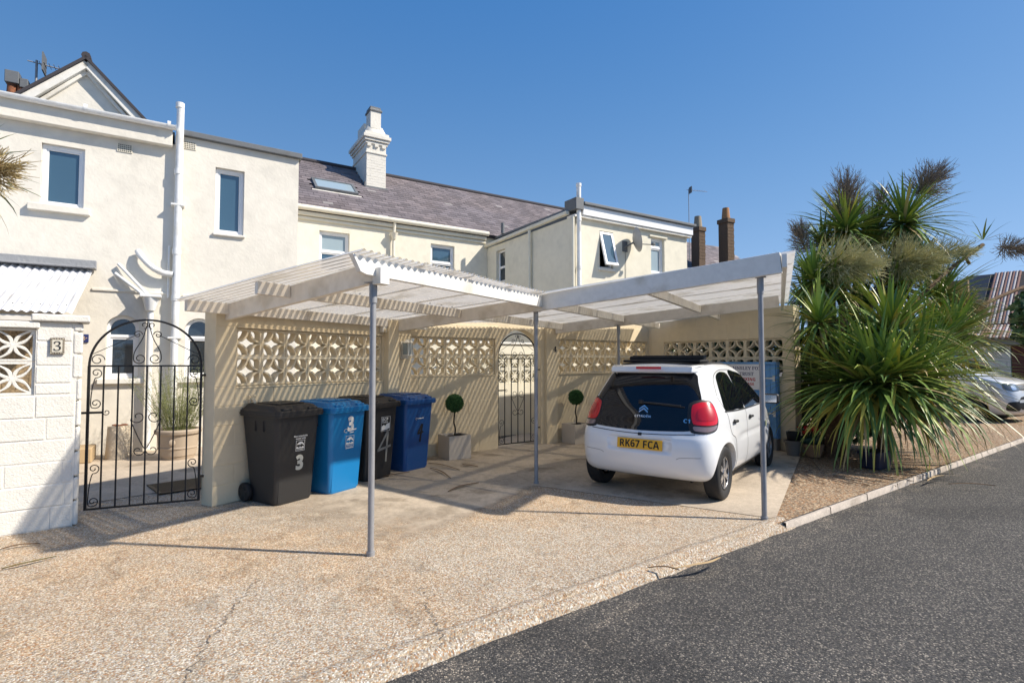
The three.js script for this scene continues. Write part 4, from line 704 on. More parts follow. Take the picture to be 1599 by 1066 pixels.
// ---------- shells for vehicles ----------
const smax = (a, b, k) => { const h = Math.max(k - Math.abs(a - b), 0) / k; return Math.max(a, b) + h * h * k * .25; };
const curve = (tab) => (x) => { if (x <= tab[0][0]) return tab[0][1]; for (let i = 1; i < tab.length; i++) if (x <= tab[i][0]) { const t = (x - tab[i - 1][0]) / (tab[i][0] - tab[i - 1][0]); const a = tab[i - 1][1], b = tab[i][1]; const m0 = i > 1 ? (b - tab[i - 2][1]) / (tab[i][0] - tab[i - 2][0]) : (b - a) / (tab[i][0] - tab[i - 1][0]), m1 = i < tab.length - 1 ? (tab[i + 1][1] - a) / (tab[i + 1][0] - tab[i - 1][0]) : (b - a) / (tab[i][0] - tab[i - 1][0]), d = tab[i][0] - tab[i - 1][0]; return (2 * t ** 3 - 3 * t * t + 1) * a + (t ** 3 - 2 * t * t + t) * d * m0 + (-2 * t ** 3 + 3 * t * t) * b + (t ** 3 - t * t) * d * m1; } return tab[tab.length - 1][1]; };
function grad(F, p) { const e = .004, q = p.clone(), d = (k) => { q.copy(p); q[k] += e; const a = F(q); q[k] -= 2 * e; return a - F(q); }; return V(d('x'), d('y'), d('z')).normalize(); }
function root(F, o, d, far = 4) { let a = 0, b = far; const p = V(); for (let t = 0; t <= far; t += far / 60) { if (F(p.copy(d).multiplyScalar(t).add(o)) > 0) { b = t; break; } a = t; } for (let i = 0; i < 26; i++) { const m = (a + b) / 2; F(p.copy(d).multiplyScalar(m).add(o)) > 0 ? b = m : a = m; } return d.clone().multiplyScalar((a + b) / 2).add(o); }
function shell(F, c, dims, sg) {
  let g = new THREE.BoxGeometry(...dims, ...sg); g.deleteAttribute('uv'); g.deleteAttribute('normal'); g = mergeVertices(g, 1e-4);
  const p = g.attributes.position, n = new Float32Array(p.count * 3), v = V();
  for (let i = 0; i < p.count; i++) { v.fromBufferAttribute(p, i).normalize(); const q = root(F, c, v); p.setXYZ(i, q.x, q.y, q.z); const k = grad(F, q); n.set([k.x, k.y, k.z], i * 3); }
  g.setAttribute('normal', new THREE.BufferAttribute(n, 3)); return g;
}
function skin(F, mapper, outline, off, rings = 6, skirt = .012) { // a piece of the shell's surface inside an outline, raised by off, its rim turned in
  const n = outline.length, cx = outline.reduce((s, p) => s + p[0], 0) / n, cy = outline.reduce((s, p) => s + p[1], 0) / n, pos = [], nor = [], idx = [];
  const add = (a, b, o) => { const q = mapper(a, b), k = grad(F, q); q.addScaledVector(k, o); pos.push(q.x, q.y, q.z); nor.push(k.x, k.y, k.z); };
  for (let r = 0; r <= rings; r++) outline.forEach(([x, y]) => { const t = 1 - r / (rings + 1); add(lerp(cx, x, t), lerp(cy, y, t), off); });
  add(cx, cy, off); outline.forEach(([x, y]) => add(x, y, off - skirt));
  for (let r = 0; r < rings; r++) for (let i = 0; i < n; i++) { const a = r * n + i, b = r * n + (i + 1) % n; idx.push(a, b, a + n, b, b + n, a + n); }
  const c = (rings + 1) * n; for (let i = 0; i < n; i++) { idx.push(rings * n + i, rings * n + (i + 1) % n, c); const a = i, b = (i + 1) % n; idx.push(c + 1 + a, c + 1 + b, a, c + 1 + b, b, a); }
  const g = new THREE.BufferGeometry(); g.setAttribute('position', new THREE.Float32BufferAttribute(pos, 3)); g.setAttribute('normal', new THREE.Float32BufferAttribute(nor, 3)); g.setIndex(idx);
  // wind the faces along the normals
  const A = V().fromArray(pos, 0), B = V().fromArray(pos, 3), C = V().fromArray(pos, n * 3); if (B.sub(A).cross(C.sub(A)).dot(V(nor[0], nor[1], nor[2])) < 0) for (let i = 0; i < idx.length; i += 3) { const t = g.index.array[i]; g.index.array[i] = g.index.array[i + 1]; g.index.array[i + 1] = t; }
  return g;
}
const smoothLoop = (pts, n = 40) => { const c = new THREE.CatmullRomCurve3(pts.map(([x, y]) => V(x, y, 0)), true, 'catmullrom', .35); return Array.from({ length: n }, (_, i) => { const p = c.getPoint(i / n); return [p.x, p.y]; }); };
function strand(F, mapper, pts, w, off, n = 30) { // narrow line lying on the shell
  const c = new THREE.CatmullRomCurve3(pts.map(([x, y]) => V(x, y, 0))), pos = [], nor = [], idx = []; let side = V();
  const P = Array.from({ length: n + 1 }, (_, i) => { const q = c.getPoint(i / n); return mapper(q.x, q.y); });
  for (let i = 0; i <= n; i++) { const k = grad(F, P[i]), t = P[Math.min(n, i + 1)].clone().sub(P[Math.max(0, i - 1)]).normalize(); side.crossVectors(k, t).normalize(); for (const e of [-1, 1]) { const q = P[i].clone().addScaledVector(side, e * w / 2).addScaledVector(k, off); pos.push(q.x, q.y, q.z); nor.push(k.x, k.y, k.z); } }
  for (let i = 0; i < n; i++) { const a = i * 2; idx.push(a, a + 2, a + 1, a + 1, a + 2, a + 3); }
  const g = new THREE.BufferGeometry(); g.setAttribute('position', new THREE.Float32BufferAttribute(pos, 3)); g.setAttribute('normal', new THREE.Float32BufferAttribute(nor, 3)); g.setIndex(idx); return g;
}
function wheelGeo(R, w) { return new THREE.LatheGeometry([[.62, -.42], [.80, -.5], [.93, -.48], [.985, -.40], [1, -.30], [1, .30], [.985, .40], [.93, .48], [.80, .5], [.62, .42], [.60, .30]].map(([r, z]) => new V2(r * R, z * w)), 48).rotateZ(-PI / 2); }
function wheel(parent, x, y, z, R, w, out, spokes) {
  const t = mesh('wheel', [wheelGeo(R, w)], M.rubber, parent); t.position.set(x, y, z);
  mesh('rim', [new THREE.LatheGeometry([[.60, -.35], [.63, .45], [.585, .43], [.56, .1], [.20, .06], [.001, .06]].map(([r, q]) => new V2(r * R, q * w)), 40).rotateZ(-PI / 2).scale(out, 1, 1)], std(rgb(.05, .05, .055), .4, { metalness: .6, side: THREE.DoubleSide }), t);
  const G = []; for (let i = 0; i < spokes; i++) { const a = i * 2 * PI / spokes; for (const d of [-.13, .13]) G.push(box(.012, R * .50, R * .085, 0, R * .36, 0).rotateX(a + d)); } G.push(rod(V(-.01, 0, 0), V(.012, 0, 0), R * .17, 16), new THREE.TorusGeometry(R * .585, .008, 6, 40).rotateY(PI / 2));
  mesh('spokes', G.map((g) => g.translate(out * w * .36, 0, 0)), std(rgb(.55, .55, .56), .3, { metalness: .8 }), t);
  return t;
}
const paint = phys(rgb(.80, .81, .82), .35, { clearcoat: 1, clearcoatRoughness: .04 }), trimBlack = std(rgb(.014, .014, .015), .55), tint = phys(rgb(.004, .005, .008), .03, { ior: 1.5 }), redLens = phys(rgb(.62, .006, .014), .2, { clearcoat: .5, clearcoatRoughness: .05 }), chrome = std(rgb(.75, .75, .76), .15, { metalness: 1 });

// ---------- white hatchback ----------
{
  const car = thing('hatchback_car', 'small white hatchback with black rear glass parked under the carport', 'car', 1.70, 6.30, 90, .005);
  // rear axle at the group's base; rear faces +z, the nose points away up the bay
  car.rotation.y = rad(-36.5);
  const zo = -1.17; // shell coordinates have the rear axle at z = 1.17
  const Wd = curve([[.15, .70], [.30, .775], [.45, .805], [.62, .812], [.78, .805], [.90, .79], [1.0, .752], [1.15, .682], [1.30, .612], [1.42, .556], [1.6, .48]]);
  const Zr = curve([[.15, 1.56], [.25, 1.645], [.36, 1.70], [.52, 1.725], [.66, 1.715], [.73, 1.68], [.80, 1.645], [1.0, 1.555], [1.2, 1.435], [1.36, 1.315], [1.50, 1.20], [1.6, 1.1]]);
  const Zf = curve([[.15, -1.62], [.4, -1.73], [.6, -1.72], [.75, -1.60], [.9, -1.22], [1.0, -1.10], [1.2, -.82], [1.38, -.52], [1.5, -.2], [1.6, .2]]);
  const Yt = curve([[-1.8, .66], [-1.5, .84], [-1.1, 1.02], [-.5, 1.43], [-.1, 1.485], [.4, 1.503], [.9, 1.495], [1.3, 1.46], [1.8, 1.42]]);
  const F = (p) => {
    const ax = Math.abs(p.x), tp = 1 - .07 * sst(.8, 1.75, p.z) - .12 * sst(.7, 1.75, -p.z);
    const ring = (z) => { const d = Math.hypot(p.z - z, p.y - .29) - .33; return Math.exp(-d * d / .006); }, arch = .018 * (ring(1.17) + ring(-1.17)) * (p.y > .2 ? 1 : 0);
    const groove = -.010 * Math.exp(-((p.y - .635) ** 2) / .0012) * sst(.5, .9, 1.3 - Math.abs(p.z)) ;
    const side = ax - (Wd(p.y) + arch + groove) * tp, rec = .022 * sst(.02, .07, .40 - ax) * sst(.0, .05, p.y - .50) * sst(.0, .05, .70 - p.y);
    const rear = p.z - (Zr(p.y) - .16 * ax * ax - rec), front = Zf(p.y) + .22 * ax * ax - p.z, top = p.y - (Yt(p.z) - .09 * ax * ax), bot = .19 + .05 * sst(1.2, 1.7, Math.abs(p.z)) - p.y;
    return smax(smax(smax(side, rear, .17), front, .3), smax(top, bot, .01), .085);
  };
  const raw = shell(F, V(0, .75, 0), [1.5, 1.25, 3.3], [44, 44, 84]);
  const ev = new Evaluator(); ev.attributes = ['position', 'normal']; ev.useGroups = false;
  let br = new Brush(raw); br.updateMatrixWorld();
  for (const z of [1.17, -1.17]) for (const f of [-1, 1]) { const cy = new Brush(new THREE.CylinderGeometry(.325, .325, .5, 48).rotateZ(PI / 2).translate(f * .74, .295, z)); cy.updateMatrixWorld(); br = ev.evaluate(br, cy, SUBTRACTION); }
  const g = br.geometry.index ? br.geometry.toNonIndexed() : br.geometry;
  const S = (gg) => gg.translate(0, 0, zo);
  const put = (n, gg, m, parent = car) => mesh(n, (Array.isArray(gg) ? gg : [gg]).map((q) => S(q)), m, parent);
  put('body', g, paint);
  put('underbody', [rbox(1.2, .08, 2.8, 0, .25, 0, .03, 2), ...[1.17, -1.17].flatMap((z) => [-1, 1].map((f) => box(.02, .42, .62, f * .505, .41, z)))], trimBlack);
  const rear = (x, y) => root(F, V(x, y, 0), V(0, 0, 1)), sideR = (z, y) => root(F, V(0, y, z), V(1, 0, 0)), sideL = (z, y) => root(F, V(0, y, z), V(-1, 0, 0)), top = (x, z) => root(F, V(x, .8, z), V(0, 1, 0));
  const cyl = (f) => (X, y) => { const a = Math.atan(X / .7) * f; return root(F, V(0, y, .9), V(Math.sin(a), 0, Math.cos(a))); };
  const glass = smoothLoop([[-.585, .775], [-.3, .752], [0, .745], [.3, .752], [.585, .775], [.61, .90], [.625, 1.02], [.60, 1.12], [.545, 1.26], [.50, 1.36], [.30, 1.385], [0, 1.392], [-.30, 1.385], [-.50, 1.36], [-.545, 1.26], [-.605, 1.12], [-.625, 1.02], [-.61, .90]], 60);
  const hg = put('hatch_glass', skin(F, rear, glass, .004, 10), tint);
  put('gap', strand(F, rear, [[-.60, .735], [-.3, .718], [0, .712], [.3, .718], [.60, .735]], .009, .0015, 40), trimBlack);
  for (const f of [-1, 1]) {
    const L = put('rear_lamp', skin(F, cyl(f), smoothLoop([[.54, .755], [.75, .742], [1.0, .775], [1.16, .86], [1.16, 1.0], [1.06, 1.07], [.80, 1.085], [.60, 1.05], [.535, .92]], 36), .005, 6, .02), trimBlack); L.userData.label = 'squarish red rear lamp in a black surround';
    put('red_lens', skin(F, cyl(f), smoothLoop([[.595, .835], [.80, .825], [1.03, .84], [1.12, .90], [1.12, .99], [1.04, 1.048], [.80, 1.06], [.635, 1.028], [.585, .93]], 36), .010, 6, .010), redLens, L);
    put('inner_lens', skin(F, cyl(f), smoothLoop([[.68, .875], [.82, .87], [.98, .88], [1.03, .925], [1.0, .995], [.82, 1.012], [.70, .985], [.66, .925]], 28), .013, 4, .006), phys(rgb(.46, .005, .012), .25, { clearcoat: .5 }), L);
    put('reversing_lens', skin(F, cyl(f), smoothLoop([[.59, .77], [.76, .76], [.96, .785], [1.05, .825], [.80, .808], [.59, .815]], 24), .009, 3, .008), phys(rgb(.22, .16, .16), .15, { clearcoat: 1 }), L);
  }
  // spoiler with brake light, roof, folded canvas
  { const sp = poly([[1.02, 1.478], [1.02, 1.435], [1.25, 1.40], [1.375, 1.385], [1.39, 1.40], [1.37, 1.455], [1.25, 1.475]]), gg = extr(sp, 1.06, .012).rotateY(-PI / 2).translate(.53, 0, 0); const pp = gg.attributes.position; for (let k = 0; k < pp.count; k++) { const ax = Math.abs(pp.getX(k)), zz = pp.getZ(k); pp.setZ(k, zz - .16 * ax * ax * sst(1.05, 1.3, zz)); pp.setX(k, pp.getX(k) * (1 - .07 * sst(1.2, 1.38, zz))); pp.setY(k, pp.getY(k) - .06 * ax * ax); } gg.computeVertexNormals(); put('spoiler', gg, paint); put('brake_light', rbox(.30, .030, .012, 0, 1.428, 1.384, .004, 2), redLens); }
  put('roof_panel', skin(F, top, smoothLoop([[-.47, 1.10], [0, 1.12], [.47, 1.10], [.50, .6], [.50, 0], [.46, -.38], [0, -.42], [-.46, -.38], [-.50, 0], [-.50, .6]], 44), .010, 8, .02), trimBlack);
  put('folded_canvas', [rbox(.96, .03, .34, 0, 1.506, .86, .014, 3), rbox(.94, .055, .12, 0, 1.540, .80, .02, 3), rbox(.92, .03, .10, 0, 1.562, .74, .012, 3)], std(rgb(.016, .016, .018), .85));
  // plate, badge, wiper, camera
  const at = (x, y, off) => { const q = rear(x, y), n = grad(F, q); return [q.addScaledVector(n, off), n]; };
  const stick = (n, gg, m, x, y, off, parent) => { const [q, k] = at(x, y, off), s = mesh(n, gg, m, parent ?? car); s.position.copy(q).add(V(0, 0, zo)); s.quaternion.setFromUnitVectors(V(0, 0, 1), V(k.x * .4, k.y, k.z).normalize()); return s; };
  put('plate_recess', skin(F, rear, smoothLoop([[-.40, .66], [.40, .66], [.385, .50], [.30, .475], [-.30, .475], [-.385, .50]], 40), .0022, 5, .006), paint);
  const pl = stick('number_plate', rbox(.52, .111, .008, 0, 0, 0, .003, 2), std(rgb(.78, .42, .02), .45), .02, .60, .012); mesh('lettering', text('RK67 FCA', .079, bold, .002, .94).translate(0, 0, .0042), M.printBlack, pl);
  for (const dy of [.018, -.012]) stick('badge_chevron', extr(poly([[-.052, -.022], [0, .020], [.052, -.022], [.052, -.004], [0, .040], [-.052, -.004]]), .006, .001), chrome, .02, .955 + dy + .004, .005, hg).position.z += 0;
  stick('badge_lettering', text('CITROËN', .026, bold, .003, 1.25), chrome, .02, .895, .006); stick('model_lettering', text('C1', .042, bold, .003, 1.2), chrome, .50, .865, .006);
  { const a = at(-.02, 1.035, .022)[0], b = at(.42, 1.01, .018)[0]; put('wiper', [bar(a, b, .016, .02, .004), bar(a.clone().add(V(.08, -.008, -.006)), b.clone().add(V(.04, -.010, -.004)), .008, .012), rbox(.06, .045, .03, a.x, a.y, a.z - .004, .01, 2)], trimBlack); }
  stick('boot_button', rbox(.04, .032, .02, 0, 0, 0, .006, 2), trimBlack, .02, .705, .006);
  put('bumper_line', [strand(F, rear, [[-.66, .50], [-.45, .485], [-.42, .47]], .006, .0012, 14), strand(F, rear, [[.42, .47], [.45, .485], [.66, .50]], .006, .0012, 14)], std(rgb(.30, .30, .31), .6));
  for (const [mp, f] of [[sideR, 1], [sideL, -1]]) {
    // windows: rear quarter door glass, front door glass; seams, handles
    put('door_window', skin(F, mp, smoothLoop([[1.06, .955], [.60, .945], [.30, .942], [.33, 1.33], [.62, 1.375], [.86, 1.32], [1.0, 1.12]], 36), .004, 6), tint);
    put('door_window', skin(F, mp, smoothLoop([[.24, .942], [-.30, .945], [-.72, .955], [-.66, 1.06], [-.30, 1.32], [.0, 1.375], [.26, 1.37]], 36), .004, 6), tint);
    put('window_seal', strand(F, mp, [[1.10, .945], [.6, .93], [0, .928], [-.75, .94]], .016, .004), trimBlack);
    put('door_gap', [strand(F, mp, [[1.13, 1.10], [1.05, .92], [.98, .70], [.83, .62], [.80, .40], [.74, .30]], .008, .0015, 40), strand(F, mp, [[.27, 1.36], [.27, .92], [.26, .5], [.22, .28]], .008, .0015), strand(F, mp, [[-.80, .95], [-.83, .6], [-.80, .30]], .008, .0015), strand(F, mp, [[1.12, 1.12], [.98, 1.30], [.70, 1.385], [.2, 1.40]], .008, .0015, 30)], trimBlack);
    for (const z of [.84, .10]) { const q = mp(z, .82); put('door_handle', [rbox(.03, .03, .15, q.x + f * .018, q.y, z, .011, 3), rbox(.03, .045, .04, q.x + f * .006, q.y, z + .02, .01, 2)], trimBlack); }
    put('sill_strip', strand(F, mp, [[.80, .25], [0, .24], [-.80, .25]], .05, .003), trimBlack);
    const q = mp(-.66, .96); const mi = put('door_mirror', [rbox(.21, .13, .10, q.x + f * .13, 1.00, -.68, .035, 4), bar(V(q.x - f * .01, .965, -.68), V(q.x + f * .08, .98, -.68), .05, .04, .01)], trimBlack); put('mirror_glass', rbox(.16, .095, .006, q.x + f * .13, 1.00, -.632, .002, 1), chrome, mi);
  }
  put('windscreen', skin(F, (x, y) => root(F, V(x, y, 0), V(0, 0, -1)), smoothLoop([[-.60, 1.03], [0, 1.0], [.60, 1.03], [.50, 1.34], [0, 1.37], [-.50, 1.34]], 36), .004, 6), tint);
  put('headlamp', [-1, 1].map((f) => skin(F, (x, y) => root(F, V(x, y, 0), V(0, 0, -1)), smoothLoop([[f * .40, .66], [f * .62, .64], [f * .64, .76], [f * .45, .78]], 24), .006, 4)), chrome);
  for (const z of [1.17, -1.17]) for (const f of [-1, 1]) wheel(car, f * .70, .288, z + zo, .29, .175, f, 6);
}
// ---------- silver van, far right ----------
{
  const van = thing('van', 'silver van parked nose out beyond the spiky palm, cut by the right edge', 'van', 11.75, 15.4, 90, -.06); van.rotation.y = rad(-150);
  // nose faces -z in shell coordinates
  const Wd = curve([[.2, .84], [.5, .93], [.9, .95], [1.1, .93], [1.4, .86], [1.9, .72], [2.1, .66]]), Zf = curve([[.2, -2.35], [.45, -2.45], [.75, -2.44], [.95, -2.36], [1.10, -2.22], [1.25, -1.75], [1.5, -1.40], [1.85, -.85], [2.1, -.5]]), Yt = curve([[-2.5, .92], [-2.2, 1.10], [-1.7, 1.28], [-1.4, 1.48], [-.85, 1.86], [-.2, 1.94], [1, 1.96], [2.5, 1.9]]);
  const F = (p) => { const ax = Math.abs(p.x); return smax(smax(smax(ax - Wd(p.y) * (1 - .10 * sst(1.4, 2.4, -p.z)), Zf(p.y) + .20 * ax * ax - p.z, .25), p.z - 2.4, .2), smax(p.y - (Yt(p.z) - .05 * ax * ax), .24 - p.y, .01), .10); };
  let br = new Brush(shell(F, V(0, .9, 0), [1.8, 1.6, 4.6], [34, 34, 70])); br.updateMatrixWorld(); const ev = new Evaluator(); ev.attributes = ['position', 'normal']; ev.useGroups = false;
  for (const z of [-1.5, 1.5]) for (const f of [-1, 1]) { const c = new Brush(new THREE.CylinderGeometry(.38, .38, .5, 40).rotateZ(PI / 2).translate(f * .82, .34, z)); c.updateMatrixWorld(); br = ev.evaluate(br, c, SUBTRACTION); }
  const silver = phys(rgb(.66, .67, .68), .35, { metalness: .25, clearcoat: 1, clearcoatRoughness: .06 });
  mesh('body', [br.geometry.index ? br.geometry.toNonIndexed() : br.geometry], silver, van); mesh('underbody', [rbox(1.4, .16, 4.4, 0, .27, 0, .03, 2)], trimBlack, van);
  const fr = (x, y) => root(F, V(x, y, 0), V(0, 0, -1)), cy = (f) => (X, y) => { const a = Math.atan(X / .6) * f; return root(F, V(0, y, -1.75), V(Math.sin(a), 0, -Math.cos(a))); };
  for (const f of [-1, 1]) { const l = mesh('headlamp', skin(F, cy(f), smoothLoop([[.50, .86], [.80, .84], [1.25, .90], [1.30, 1.02], [.90, 1.03], [.54, 1.0]], 30), .006, 5), phys(rgb(.10, .11, .12), .08, { clearcoat: 1 }), van); mesh('reflector', skin(F, cy(f), smoothLoop([[.62, .88], [.80, .87], [.84, .97], [.64, .98]], 18), .010, 3, .006), chrome, l); mesh('fog_grille', skin(F, cy(f), smoothLoop([[.55, .36], [1.1, .38], [1.0, .56], [.56, .58]], 24), .004, 4), trimBlack, van); }
  const gr = mesh('grille', skin(F, fr, smoothLoop([[-.50, .86], [.50, .86], [.50, 1.0], [-.50, 1.0]], 30), .004, 4), trimBlack, van); mesh('grille_bar', [.905, .955].map((y) => strand(F, fr, [[-.46, y], [0, y], [.46, y]], .014, .010)), chrome, gr);
  mesh('lower_grille', skin(F, fr, smoothLoop([[-.50, .40], [.50, .40], [.52, .70], [-.52, .70]], 30), .004, 4), trimBlack, van); mesh('bumper_band', [strand(F, fr, [[-.62, .60], [0, .60], [.62, .60]], .07, .012)], silver, van);
  mesh('windscreen', skin(F, fr, smoothLoop([[-.66, 1.34], [0, 1.30], [.66, 1.34], [.58, 1.80], [0, 1.84], [-.58, 1.80]], 36), .004, 6), tint, van);
  for (const f of [-1, 1]) { const mp = (z, y) => root(F, V(0, y, z), V(f, 0, 0)); mesh('side_window', skin(F, mp, smoothLoop([[-1.05, 1.25], [-.1, 1.22], [-.1, 1.72], [-.55, 1.72]], 28), .004, 5), tint, van); mesh('side_window', skin(F, mp, smoothLoop([[.05, 1.22], [2.0, 1.22], [2.0, 1.70], [.05, 1.72]], 28), .004, 5), tint, van); }
  for (const z of [-1.5, 1.5]) for (const f of [-1, 1]) wheel(van, f * .84, .33, z, .33, .2, f, 5);
}

// ---------- cupboard, sign and pots at the end wall ----------
{
  const [X, D] = kw(1.15, .03), c = thing('storage_cupboard', 'blue boarded cupboard with white hinges against the carport end wall', 'cupboard', X, D, 145);
  mesh('frame', [box2(0, 1.66, .20, 1.46, 0, .08), box2(-.01, 1.67, 1.462, 1.50, -.0, .13)], M.blueDoor, c);
  for (let i = 0; i < 17; i++) mesh('board', rbox2(.01 + i * .0965, .01 + i * .0965 + .092,   .22, 1.45, .082, .105, .004), M.blueDoor, c);
  mesh('plinth', [rbox2(.0, 1.66, 0, .198, 0, .13, .01)], M.greyPlinth, c);
  for (const y of [.62, 1.22]) for (const [x, f] of [[1.62, -1], [.03, 1]]) mesh('strap_hinge', [box2(Math.min(x, x + f * .30), Math.max(x, x + f * .30), y - .012, y + .012, .106, .113), box2(x - .02, x + .02, y - .05, y + .05, .106, .116)], M.printWhite, c);
  const q = kw(1.15 + 1.05, .137), s = thing('parking_sign', 'white parking sign with blue and red lettering on the blue cupboard', 'sign', q[0], q[1], 145, 1.245);
  mesh('board', rbox(.84, .46, .012, .0, 0, .008, .003, 1), std(rgb(.86, .85, .86), .5), s);
  const blue = std(rgb(.02, .03, .14), .6), red = std(rgb(.50, .03, .03), .6); let y = .145;
  for (const [str, sz, f, m, h] of [['AINSLEY FOX', .058, serifB, blue, .10], ['TRUST', .058, serifB, blue, .095], ['PARKING', .056, bold, red, .080], ['COTTAGE', .046, bold, red, .070], ['NO 4', .042, bold, red, .06]]) { const l = mesh('lettering', text(str, sz, f, .002).translate(.08, y, .0145), m, s); y -= h; }
}
function pot(label, X, D, y, r0, r1, h, mat, rimH = .04, name = 'plant_pot', group) {
  const p = thing(name, label, 'pot', X, D, 90, y, group); const pr = [[.001, 0], [r0, 0], [lerp(r0, r1, .9), h - rimH], [r1 + .012, h - rimH + .002], [r1 + .014, h], [r1 - .01, h], [r1 - .014, h - .05], [.001, h - .05]];
  mesh('pot_body', [creased(new THREE.LatheGeometry(pr.map((a) => new V2(...a)), 28).toNonIndexed(), .6)], mat, p); return p;
}
const clay = std(rgb(.36, .22, .13), .85, { map: mottle }), greyClay = std(rgb(.20, .18, .16), .9, { map: mottle });
{
  const base = (px, py) => { const D = py > 720 ? 1.5 * 830 / (py - 565) : 8.62 - (py - 699) * .03; return [(px - 800) / 830 * D * 1.01, D]; };
  let [X, D] = base(1232, 699); pot('grey pot standing right of the blue cupboard', X, D, .0, .09, .125, .24, greyClay);
  const bk = thing('bucket', 'black bucket stacked in the grey pot by the cupboard', 'bucket', X + .01, D, 90, .205); mesh('bucket_body', new THREE.LatheGeometry([[.001, 0], [.085, 0], [.11, .17], [.104, .17], [.08, .02], [.001, .02]].map((p) => new V2(...p)), 24), trimBlack, bk); mesh('bail', tube([V(-.11, .16, 0), V(-.08, .22, .05), V(.08, .22, .05), V(.11, .16, 0)], .004, 16, 5), M.steel, bk);
  [X, D] = base(1263, 703); const tp = pot('tan clay pot under the green bowl of red flowers', X, D, .0, .10, .14, .20, clay);
  const gt = thing('green_bowl', 'dark green bowl of red artificial flowers on the tan pot', 'bowl', X - .03, D + .02, 90, .202); mesh('bowl', new THREE.LatheGeometry([[.001, 0], [.10, 0], [.16, .02], [.165, .10], [.155, .10], [.15, .03], [.001, .03]].map((p) => new V2(...p)), 26), std(rgb(.012, .05, .04), .5), gt);
  for (let i = 0; i < 9; i++) { const a = i * 2.4, r = .05 + .02 * (i % 4), bx = r * Math.cos(a), bz = r * Math.sin(a), hh = .16 + .14 * hash(i, 1, 5); mesh('stalk', tube([V(bx * .4, .04, bz * .4), V(bx, hh * .6, bz), V(bx * 1.7, hh, bz * 1.7)], .005, 8, 5), std(rgb(.02, .06, .02), .8), gt); const G = []; for (let k = 0; k < 7; k++) G.push(new THREE.SphereGeometry(.02, 7, 5).scale(1.2, .5, .8).rotateZ(k * .9).rotateY(k * 1.3).translate(bx * 1.7 + .018 * Math.cos(k * .9), hh + .012 * Math.sin(k * 2), bz * 1.7 + .018 * Math.sin(k * .9))); mesh('flower', G, std(rgb(.48, .012, .02), .7), gt); }
  [X, D] = base(1252, 694); pot('pale pot behind the tan clay pot', X + .02, D + .22, .0, .09, .12, .22, std(rgb(.45, .42, .36), .9));
  [X, D] = base(1358, 728); const cr = thing('storage_box', 'navy plastic box half hidden under the spiky palm', 'box', X, D, 60, .0); mesh('box_body', loft([{ y: 0, w: .34, d: .24, r: .03 }, { y: .22, w: .40, d: .28, r: .03 }]), std(rgb(.012, .016, .045), .5), cr); mesh('rim', loft([{ y: .20, w: .42, d: .30, r: .03 }, { y: .235, w: .42, d: .30, r: .03 }]), std(rgb(.012, .016, .045), .5), cr);
}

// ---------- cabbage palms ----------
const leafCols = [[.10, .175, .045], [.14, .235, .05], [.21, .31, .06], [.31, .37, .07], [.08, .14, .045], [.55, .48, .09], [.50, .39, .19]];
const leafMats = leafCols.map((c) => phys(rgb(...c), .42, { side: THREE.DoubleSide }));
function blade(droop, fold = .25, n = 7) { // unit leaf along +y, bending towards +z, V-shaped in section
  const pos = [], idx = []; let y = 0, z = 0, a = 0;
  for (let i = 0; i <= n; i++) { const t = i / n, w = .030 * Math.min(1, (t + .06) * 5) * (t > .35 ? Math.pow((1 - t) / .65, .8) : 1) + (i === n ? 0 : .001), c = Math.cos(a), s = Math.sin(a); for (const e of [-1, 0, 1]) { const l = e ? fold * w : 0; pos.push(e * w, y + s * l, z - c * l); } const da = droop * (1.6 * t) / n; a += da; y += Math.cos(a) / n; z += Math.sin(a) / n; }
  for (let i = 0; i < n; i++) for (const k of [0, 1]) { const p = i * 3 + k; idx.push(p, p + 1, p + 3, p + 1, p + 4, p + 3); }
  const g = new THREE.BufferGeometry(); g.setAttribute('position', new THREE.Float32BufferAttribute(pos, 3)); g.setIndex(idx); g.computeVertexNormals(); return g;
}
const droops = [.15, .45, .8, 1.2, 1.7], bladesShared = droops.map((d) => shared(blade(d))), bladesPlain = droops.map((d) => plain(blade(d)));
